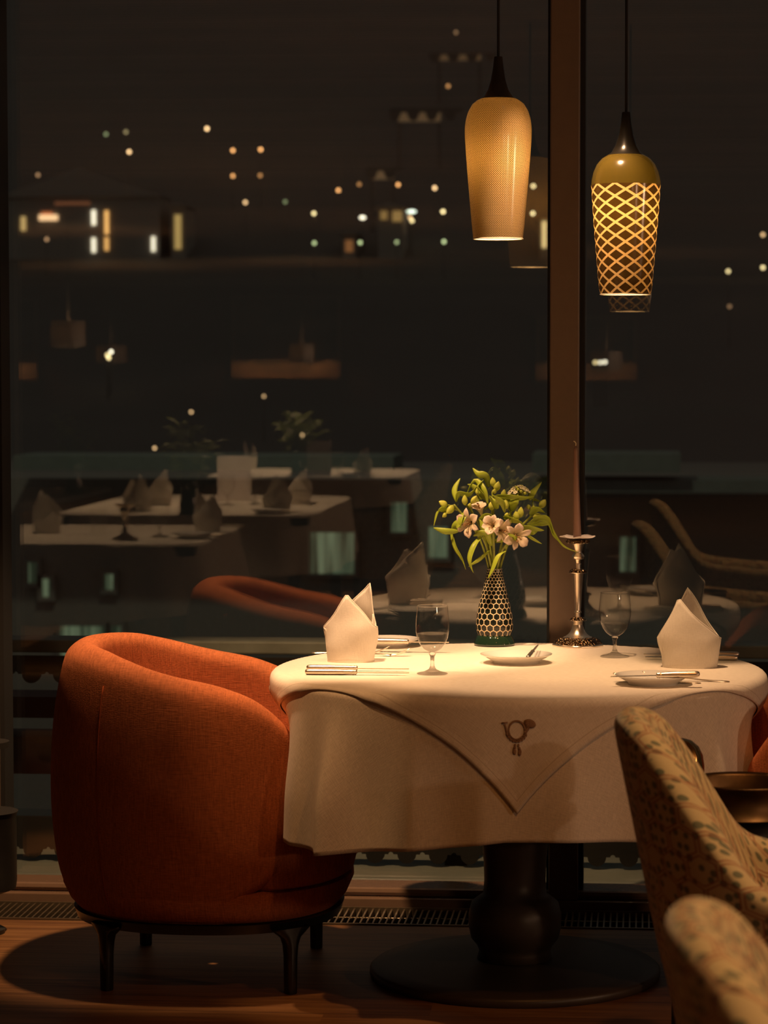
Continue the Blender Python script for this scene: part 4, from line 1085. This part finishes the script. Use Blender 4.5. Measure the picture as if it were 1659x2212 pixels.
def drum(px, py, yy, w, h, label, pw):
    b = mir_y(px, py, yy); root = thing('drum_lamp', label, 'pendant lamp', b, 0, 'drum lamps reflected from the room')
    MB().lathe([(w/2, 0), (w/2, h)], 48, uv=True).build('shade', M['drum'], root)
    MB().tube([(0, 0, h), (0, 0, ZC-b.z)], .004, 6).build('cord', M['cord'], root)
    m = MB()
    for a in (0, pi/2): m.box((-w/2*cos(a)-.002*sin(a), -w/2*sin(a)-.002*cos(a), h-.006), (w/2*cos(a)+.002*sin(a), w/2*sin(a)+.002*cos(a), h-.002))
    m.build('spider', M['metal_black'], root, smooth=False)
    point('drum_bulb', (0, 0, h*.55), pw, (1, .56, .24), .03, root)
M['drum'] = lamp_glaze('drum_linen_shade', 1, 1, 0, (.12, .08, .05), (.0035, .0022, .0010), (0, 0, 0))
drum(147, 748, -5.6, .27, .20, 'dim drum lamp near the picture edge', ROOM)
drum(652, 783, -11.6, .26, .19, 'glowing drum lamp in front of the wide dim picture', ROOM)
drum(240, 783, -12.5, .33, .18, 'faint wide drum lamp beside the dim one', ROOM)
drum(1310, 800, -10, .30, .18, 'faint drum lamp by the lit ledge beyond the post', ROOM*.6)
# neighbouring side table cut by the frame at the lower edge
p = at_z(-20, 2012, 0); t = thing('drum_side_table', 'dark round side table with drum foot cut by the frame beside the orange chair', 'table', (p.x, p.y-.02, 0))
MB().lathe([(0, 0), (.042, 0), (.044, .012), (.03, .02), (0, .02)], 48).build('base_plate', M['blackwood'], t, sharp=50)
MB().lathe([(.02, .018), (.02, .10), (.072, .12), (.075, .14), (.075, .315), (.08, .325), (0, .328)], 48).build('drum', M['blackwood'], t, sharp=50)
MB().lathe([(0, .325), (.012, .325), (.012, .49), (.058, .495), (.058, .51), (0, .512)], 48).build('tray', M['blackwood'], t, sharp=50)

# ------------------------------------------------------------------ outdoors: balcony, pavilion, hillside
def ext(o): o['kind'] = 'structure'; return o
M['weathered'] = plain('weathered_board', (.008, .007, .006), .8, var=.3)
M['stone'] = plain('pale_frosty_stone', (.21, .225, .19), .8, var=.2, scale=6)
M['rail'] = plain('frosty_handrail', (.24, .25, .21), .7, var=.5, scale=9)
M['nightwall'] = plain('night_plaster', (.30, .26, .22), .9, var=.2)
M['palewall'] = plain('pale_house_wall', (.47, .41, .355), .9, var=.1)
M['night'] = plain('dark_meadow', (.22, .19, .165), .95, var=.12, scale=.3)
o = MB().box((-9, 7.3, -.35), (7, 8.75, -.03)).build('terrace', M['stone'], smooth=False); ext(o)
def scallop(x0, x1, y, zb, zt, per, r, th=.022):
    pts = []; x = x0
    while x < x1:
        pts += [(x, zb), (x+.012, zb)]
        pts += [(x+.012+r-r*cos(pi*k/8), zb-r*sin(pi*k/8)) for k in range(1, 8)]
        a = x+.012+2*r; pts += [(a, zb), (a+.012, zb)]; q = (per-2*r-.024)/2
        pts += [(a+.012+q-q*cos(pi*k/8), zb+q*.95*sin(pi*k/8)) for k in range(1, 8)]; x += per
    m = MB(); b = len(m.v); n = len(pts)
    for (px, pz) in pts:
        for yy in (y, y+th): m.av((px, yy, pz)); m.av((px, yy, zt))
    for i in range(n-1):
        A, B = b+4*i, b+4*i+4
        m.f += [[A, B, B+1, A+1], [A+2, A+3, B+3, B+2], [A, A+2, B+2, B], [A+1, B+1, B+3, A+3]]
    m.f += [[b, b+1, b+3, b+2], [b+4*n-4, b+4*n-2, b+4*n-1, b+4*n-3]]
    return m
bal = thing('balcony_railing', 'dark timber balcony railing with scalloped boards outside the window', 'railing', (0, 0, 0))
yr = 7.80
zl = at_y(1330, 1868, yr).z+.022; zu = at_y(70, 1456, yr).z; zh = at_y(600, 1402, yr+.1).z
scallop(-5, 4, yr, zl, zl+.10, .0965, .0285).build('scalloped_board', M['weathered'], bal, smooth=False)
scallop(-5, 4, yr, zu, zu+.055, .0965, .0285).build('scalloped_board', M['weathered'], bal, smooth=False)
MB().box((-5, yr+.03, zh-.01), (4, yr+.17, zh+.03)).build('handrail', M['rail'], bal, smooth=False, bevel=.006)
for x in (-4.5, -2.62, -.6, 1.4, 3.4): MB().box((x, yr+.04, -.03), (x+.07, yr+.11, zh)).build('post', M['weathered'], bal, smooth=False)
ps = thing('planter_stand', 'two dark red planter troughs on a stand outside past the orange chair', 'planter', (0, 0, 0)); M['redplanter'] = plain('dark_red_planter', (.055, .013, .011), .7)
x0 = at_y(-200, 1500, yr+.3).x; x1 = at_y(180, 1500, yr+.3).x
for (a, b) in ((1500, 1545), (1585, 1665)): MB().box((x0, yr+.24, at_y(50, b, yr+.3).z), (x1, yr+.42, at_y(50, a, yr+.3).z)).build('trough', M['redplanter'], ps, smooth=False)
for x in (x0+.01, x1-.05): MB().box((x, yr+.29, -.03), (x+.04, yr+.36, at_y(50, 1510, yr+.3).z)).build('post', M['weathered'], ps, smooth=False)
# pavilion across the yard with frosty roof edges and curtained windows
pv = thing('pavilion', 'low dark building across the yard with pale roof edges and green lit curtained windows', 'building', (0, 0, 0)); py_ = 30
def band(px0, px1, pyt, pyb, y, name, mat, d=1.2):
    a = at_y(px0, pyt, y); b = at_y(px1, pyb, y); return MB().box((a.x, y, b.z), (b.x, y+d, a.z)).build(name, mat, pv, smooth=False)
band(-700, 2300, 1030, 2212, 31.5, 'wall', M['nightwall'], 6)
o = band(28, 850, 984, 1018, 30, 'roof_edge', M['stone'])
band(1150, 1470, 980, 1021, 30, 'roof_edge', M['stone']); band(1150, 2300, 1036, 1068, 30.2, 'roof_edge', M['stone'])
t_ = NT('lit_curtain'); x_ = t_.node('ShaderNodeSeparateXYZ'); t_.link(t_.obj(), x_.inputs[0]); w_ = t_.noise(t_.mapping(t_.obj(), (14, 1, .6)), 1, 3)
t_.link(t_.ramp(w_, [(.38, (.03, .045, .025, 1)), (.62, (.28, .36, .21, 1))]), t_.p.inputs['Emission Color']); t_.p.inputs['Emission Strength'].default_value = .35; t_.p.inputs['Base Color'].default_value = (.1, .1, .08, 1); t_.m.cycles.emission_sampling = 'NONE'; M['curtain'] = t_.m
for (a, b, c, d) in ((668, 765, 1150, 1240), (925, 966, 1138, 1205), (845, 880, 1085, 1150), (130, 228, 1352, 1425), (240, 262, 1352, 1380), (1340, 1372, 1160, 1235), (60, 80, 1215, 1260), (90, 110, 1250, 1290), (225, 245, 1240, 1275)):
    a_ = at_y(a, c, 31.4); b_ = at_y(b, d, 31.4)
    f = MB(); w = .05; f.box((a_.x-w, 31.38, b_.z-w), (b_.x+w, 31.5, b_.z)).box((a_.x-w, 31.38, a_.z), (b_.x+w, 31.5, a_.z+w)).box((a_.x-w, 31.38, b_.z), (a_.x, 31.5, a_.z)).box((b_.x, 31.38, b_.z), (b_.x+w, 31.5, a_.z))
    fr = f.build('window_frame', M['nightwall'], pv, smooth=False); MB().box((a_.x, 31.44, b_.z), (b_.x, 31.49, a_.z)).build('lit_pane', M['curtain'], fr, smooth=False)
ext(MB().box((-60, 8.9, -6.2), (60, 50, -6)).build('ground', M['night'], smooth=False))
HS0, HSL = 50.0, .3
m = MB(); m.grid([[(-70, 50, -6), (70, 50, -6)], [(-90, 320, 75), (90, 320, 75)]]); ext(m.build('hillside', M['night'], solid=.3, off=-1, smooth=False))
def hill(px, py, up):
    d = ray(px, py); t = (CAMZ+HS0*HSL+6-up)/(HSL*d.y-d.z); return C0+d*t     # point `up` metres above the slope
WARM, ORG, YEL, WHT, GRN, DIM = (1, .62, .30), (1, .46, .16), (1, .78, .38), (1, .90, .68), (.72, .85, .42), (.9, .5, .25)
GLOW = {}
def gmat(c, s):
    k = (c, s)
    if k not in GLOW: GLOW[k] = glow('lamp_glow', c, s)
    return GLOW[k]
def lamp(px, py, c, s, label, d=7.5, dx=1.0):
    p = hill(px, py, 1.2); r = d/2/5600*p.y
    t = thing('street_lamp', label, 'street lamp', p, 0, 'lamps out on the dark hillside')
    MB().sphere((0, 0, 0), r, 14, 10, (dx, 1, 1)).build('globe', gmat(c, s), t); MB().tube([(0, 0, -1.3), (0, 0, -r)], .012, 6).build('pole', M['night'], t)
for a in ((447, 278, WARM, 4.0, 'bright warm lamp alone high on the hillside, above the two lamp pairs'), (279, 328, WARM, 3.4, 'bright warm lamp below two faint yellow green ones'),
          (229, 290, GRN, .55, 'faint green lamp, first of two side by side near the hill top'), (272, 285, YEL, .55, 'faint yellow lamp, second of two side by side near the hill top'),
          (503, 325, ORG, 3.0, 'orange lamp at the upper corner of a square of four, farther from the pendants'), (563, 323, ORG, 3.2, 'orange lamp at the upper corner of a square of four, nearer the pendants'),
          (503, 380, ORG, 2.2, 'orange lamp at the lower corner of a square of four, farther from the pendants'), (562, 379, ORG, 1.0, 'dull orange lamp at the lower corner of a square of four'),
          (530, 437, WARM, 2.3, 'warm lamp beneath the square of four orange lamps'), (616, 436, GRN, .45, 'faint greenish lamp between the square of four and the lamp rows'),
          (82, 378, DIM, .8, 'dim brown lamp near the picture edge above the lit strips'), (101, 517, DIM, 1.0, 'small dull lamp under the bright sign glow'),
          (731, 411, ORG, 2.8, 'orange lamp heading the row beneath the hillside glow'), (776, 398, ORG, .8, 'dull red lamp in the row beneath the hillside glow'), (860, 399, ORG, 2.6, 'orange lamp just under the hillside glow'),
          (939, 406, WARM, 3.4, 'warm lamp close to the net pendant, top of a column of three'), (678, 461, YEL, 3.0, 'yellow lamp above the first green lamp'), (957, 457, YEL, 3.6, 'yellow lamp close to the net pendant, middle of a column of three'),
          (679, 525, GRN, 1.5, 'green lamp, first of the low row of four'), (778, 524, GRN, 1.7, 'green lamp, second of the low row of four'), (857, 523, GRN, 1.0, 'green lamp, third and dimmest of the low row of four'), (959, 522, GRN, 1.9, 'green lamp, last of the low row of four near the pendant'),
          (1152, 402, YEL, 2.6, 'upper yellow lamp between the net pendant and the post'), (1151, 461, YEL, 2.8, 'lower yellow lamp between the net pendant and the post'), (968, 186, ORG, 1.0, 'dull orange lamp alone near the top, beside the pendant cord'),
          (886, 470, WARM, 2.2, 'warm lamp directly beneath the pale green bar light'), (890, 477, YEL, 2.6, 'yellow lamp lowest under the pale green bar light'), (985, 70, DIM, .4, 'very faint lamp topmost on the hillside'),
          (1648, 507, WARM, 1.8, 'warm lamp cut by the picture edge, highest past the lattice pendant'), (1573, 586, YEL, 2.2, 'yellow lamp low past the lattice pendant'), (1648, 578, YEL, 2.6, 'yellow lamp at the picture edge, below the higher one'), (1576, 662, DIM, .45, 'faint brown lamp lowest past the lattice pendant'),
          (240, 760, WHT, 3.5, 'white lamp, top of a tight cluster of three'), (232, 767, YEL, 2.6, 'yellow lamp in the middle of a tight cluster of three'), (235, 773, YEL, 3.0, 'yellow lamp, lowest of a tight cluster of three'),
          (1286, 783, YEL, 1.6, 'dim yellow lamp, first of three touching ones past the post'), (1297, 783, WHT, 2.0, 'pale lamp, middle of three touching ones past the post'), (1307, 782, WHT, 2.2, 'pale lamp, last of three touching ones past the post'),
          (413, 890, WARM, 2.0, 'small lamp above the bushy reflected arrangement', 6), (334, 968, WARM, 2.2, 'small lamp beside the bushy reflected arrangement', 6), (570, 856, WARM, 1.6, 'small lamp by the slanting reflected branch', 5.5),
          (653, 940, WARM, 1.5, 'small lamp above the narrow reflected menu card', 5.5), (640, 981, YEL, 1.5, 'small lamp in front of the narrow reflected menu card', 5.5), (45, 998, YEL, 1.5, 'small lamp near the picture edge on the pale roof line', 5.5),
          (783, 470, WHT, 2.8, 'white oval lamp between the yellow and the green row', 7.5, 1.8), (889, 457, (.85, .95, .80), 2.6, 'pale green bar light above two warm lamps', 7, 2.9)): lamp(*a)
# houses on the hillside with tall lit windows
def house(px0, px1, pyt, label, wins):
    a = hill(px0, 560, 0); b = at_y(px1, 560, a.y); t_ = at_y(px0, pyt, a.y); w = (b.x-a.x)/2; H = t_.z-a.z
    root = thing('hillside_house', label, 'house', ((a.x+b.x)/2, a.y, a.z), 0, 'dark houses on the hillside')
    MB().box((-w, 0, -1), (w, 2, H)).build('wall', M['palewall'], root, smooth=False)
    m = MB(); k = 0
    for y in (-.2, 2.2):
        for p in ((-w-.1, y, H-.02), (w+.1, y, H-.02), (0, y, H+w*.35)): m.av(p)
    m.f += [[0, 1, 2], [5, 4, 3], [0, 3, 4, 1], [1, 4, 5, 2], [2, 5, 3, 0]]; m.build('roof', M['palewall'], root, smooth=False)
    for (x0, x1, y0, y1, c, s) in wins:
        p = at_y(x0, y0, a.y-.05); q = at_y(x1, y1, a.y-.05); o = root.location
        MB().box((p.x-o.x, -.06, q.z-o.z), (q.x-o.x, .02, p.z-o.z)).build('lit_window', gmat(c, s), root, smooth=False)
house(5, 345, 425, 'wide dark house with tall white and orange lit windows', [(198, 206, 454, 486, WHT, 1.5), (198, 206, 514, 545, WHT, 1.4), (226, 234, 455, 505, (1, .52, .16), 1.15), (226, 234, 513, 541, (1, .52, .16), .95), (327, 335, 511, 543, WHT, 1.3),
      (45, 55, 468, 498, (1, .66, .25), .55), (84, 124, 464, 476, (1, .62, .32), 1.3), (90, 112, 458, 464, (1, .3, .1), .6), (118, 194, 436, 442, (.6, .22, .10), .2)])
house(370, 400, 445, 'narrow dark house with one dim tall yellow window', [(377, 391, 464, 538, (1, .66, .22), .40)])
house(817, 869, 448, 'low dark house with two dim amber windows above the green lamps', [(822, 836, 456, 474, (1, .6, .2), .22), (848, 868, 456, 478, (1, .6, .2), .26)])
house(740, 768, 505, 'small dark hut with one reddish window between two green lamps', [(746, 762, 519, 544, (.85, .35, .12), .22)])
house(1166, 1186, 470, 'narrow dark house with one tall yellow window beside the post', [(1171, 1180, 478, 535, (1, .72, .30), .9)])
# glows cut by scalloped eaves
def eave(px, py, w, h, label, s):
    p = hill(px, py, 2.0); k = p.y/5600; root = thing('lit_stall', label, 'market stall', p, 0, 'lit stalls with scalloped eaves')
    MB().box((-w/2*k, .1, -h/2*k), (w/2*k, .2, h*.55*k)).build('lit_back', gmat((1, .62, .32), s), root, smooth=False)
    b = scallop(-w*.7*k, w*.7*k, 0, h*.12*k, h*.9*k, 40*k, 11*k, .08); b.build('scalloped_eave', M['night'], root, smooth=False)
    MB().box((-w/2*k, .1, -2.2), (-w/2*k+.1, .2, -h/2*k)).build('post', M['night'], root, smooth=False); MB().box((w/2*k-.1, .1, -2.2), (w/2*k, .2, -h/2*k)).build('post', M['night'], root, smooth=False)
eave(905, 252, 92, 20, 'dim glow under scalloped eaves beside the net pendant', .06)
eave(825, 378, 50, 18, 'dim glow under scalloped eaves above the lamp rows', .08)
eave(992, 124, 92, 12, 'faint twin glow under scalloped eaves beside the pendant cord', .045)

# ------------------------------------------------------------------ light
W = bpy.data.worlds.new('night'); S.world = W; W.use_nodes = True
W.node_tree.nodes['Background'].inputs[0].default_value = (.93, .89, .81, 1); W.node_tree.nodes['Background'].inputs[1].default_value = .046
KEY = (1, .58, .30)
spot('ceiling_or_fill_spot', (-.98, 6.08, 2.53), (-1.02, 6.92, .3), 240, KEY, 54, .4, .035)
spot('ceiling_or_fill_spot', (-1.30, 5.58, 2.53), (-.74, 5.98, .62), 62, (1, .50, .20), 21, .7, .035)  # added narrow fill on the cloth's flank by the orange chair
spot('ceiling_or_fill_spot', (-.2, 6.04, 2.53), (-.18, 6.36, .75), 100, KEY, 43, .45, .035)
spot('ceiling_or_fill_spot', (.85, 4.3, 2.53), (.32, 4.42, .6), 88, (1, .58, .27), 48, .5, .05)
spot('ceiling_or_fill_spot', (.85, 2.7, 2.53), (.35, 2.78, .6), 88, (1, .58, .27), 48, .5, .05)
spot('ceiling_or_fill_spot', (.35, 4.1, 2.53), (-.22, 5.8, .5), 30, (1, .37, .09), 38, .7, .05)  # added deep orange fill for the hanging front of the cloth
for (x, y, pw) in ((-2.5, 3.0, 85), (-2.3, .5, 150), (-2.3, -3.8, 180)): spot('ceiling_or_fill_spot', (x, y, 2.53), (x, y, .7), pw, (1, .64, .36), 80, .6, .05)
for y in (4, 0, -4.5, -9, -13.5): spot('fill_uplight', (4.6, y, 1.7), (2.2, y-.3, 2.9), UPFILL, (1, .58, .33), 165, .3, .08)  # unseen fill spots added to brighten the ceiling, no fixtures
spot('yard_fill_spot', (-4, 24, 7), (-2, 31, .3), 270, (.95, 1, .75), 120, .5, .2)  # unseen fill added to lift the pavilion's roof edges
spot('terrace_fill_spot', (.4, 7.6, 2.5), (.3, 7.7, 0), 1.3, (.9, 1, .75), 70, .6, .05)  # weak unseen fill added to brighten the terrace floor
# ------------------------------------------------------------------ camera
cd = bpy.data.cameras.new('camera'); cam = bpy.data.objects.new('camera', cd); COL.objects.link(cam); S.camera = cam
cam.location = C0; cam.rotation_euler = Matrix((Rv, Uv, -Fv)).transposed().to_euler()
cd.sensor_fit = 'HORIZONTAL'; cd.sensor_width = 24.0; cd.lens = FPX/1659*24.0
cd.shift_x = -(PPX-829.5)/1659
cd.clip_end = 400; cd.clip_start = .05
cd.dof.use_dof = True; cd.dof.focus_distance = 6.45; cd.dof.aperture_fstop = 5.1
S.view_settings.view_transform = 'Standard'; S.view_settings.look = 'None'; S.view_settings.exposure = 0; S.view_settings.gamma = 1
S.cycles.use_denoising = True; S.cycles.max_bounces = 10; S.cycles.transparent_max_bounces = 16; S.cycles.sample_clamp_indirect = 4; S.cycles.caustics_reflective = False
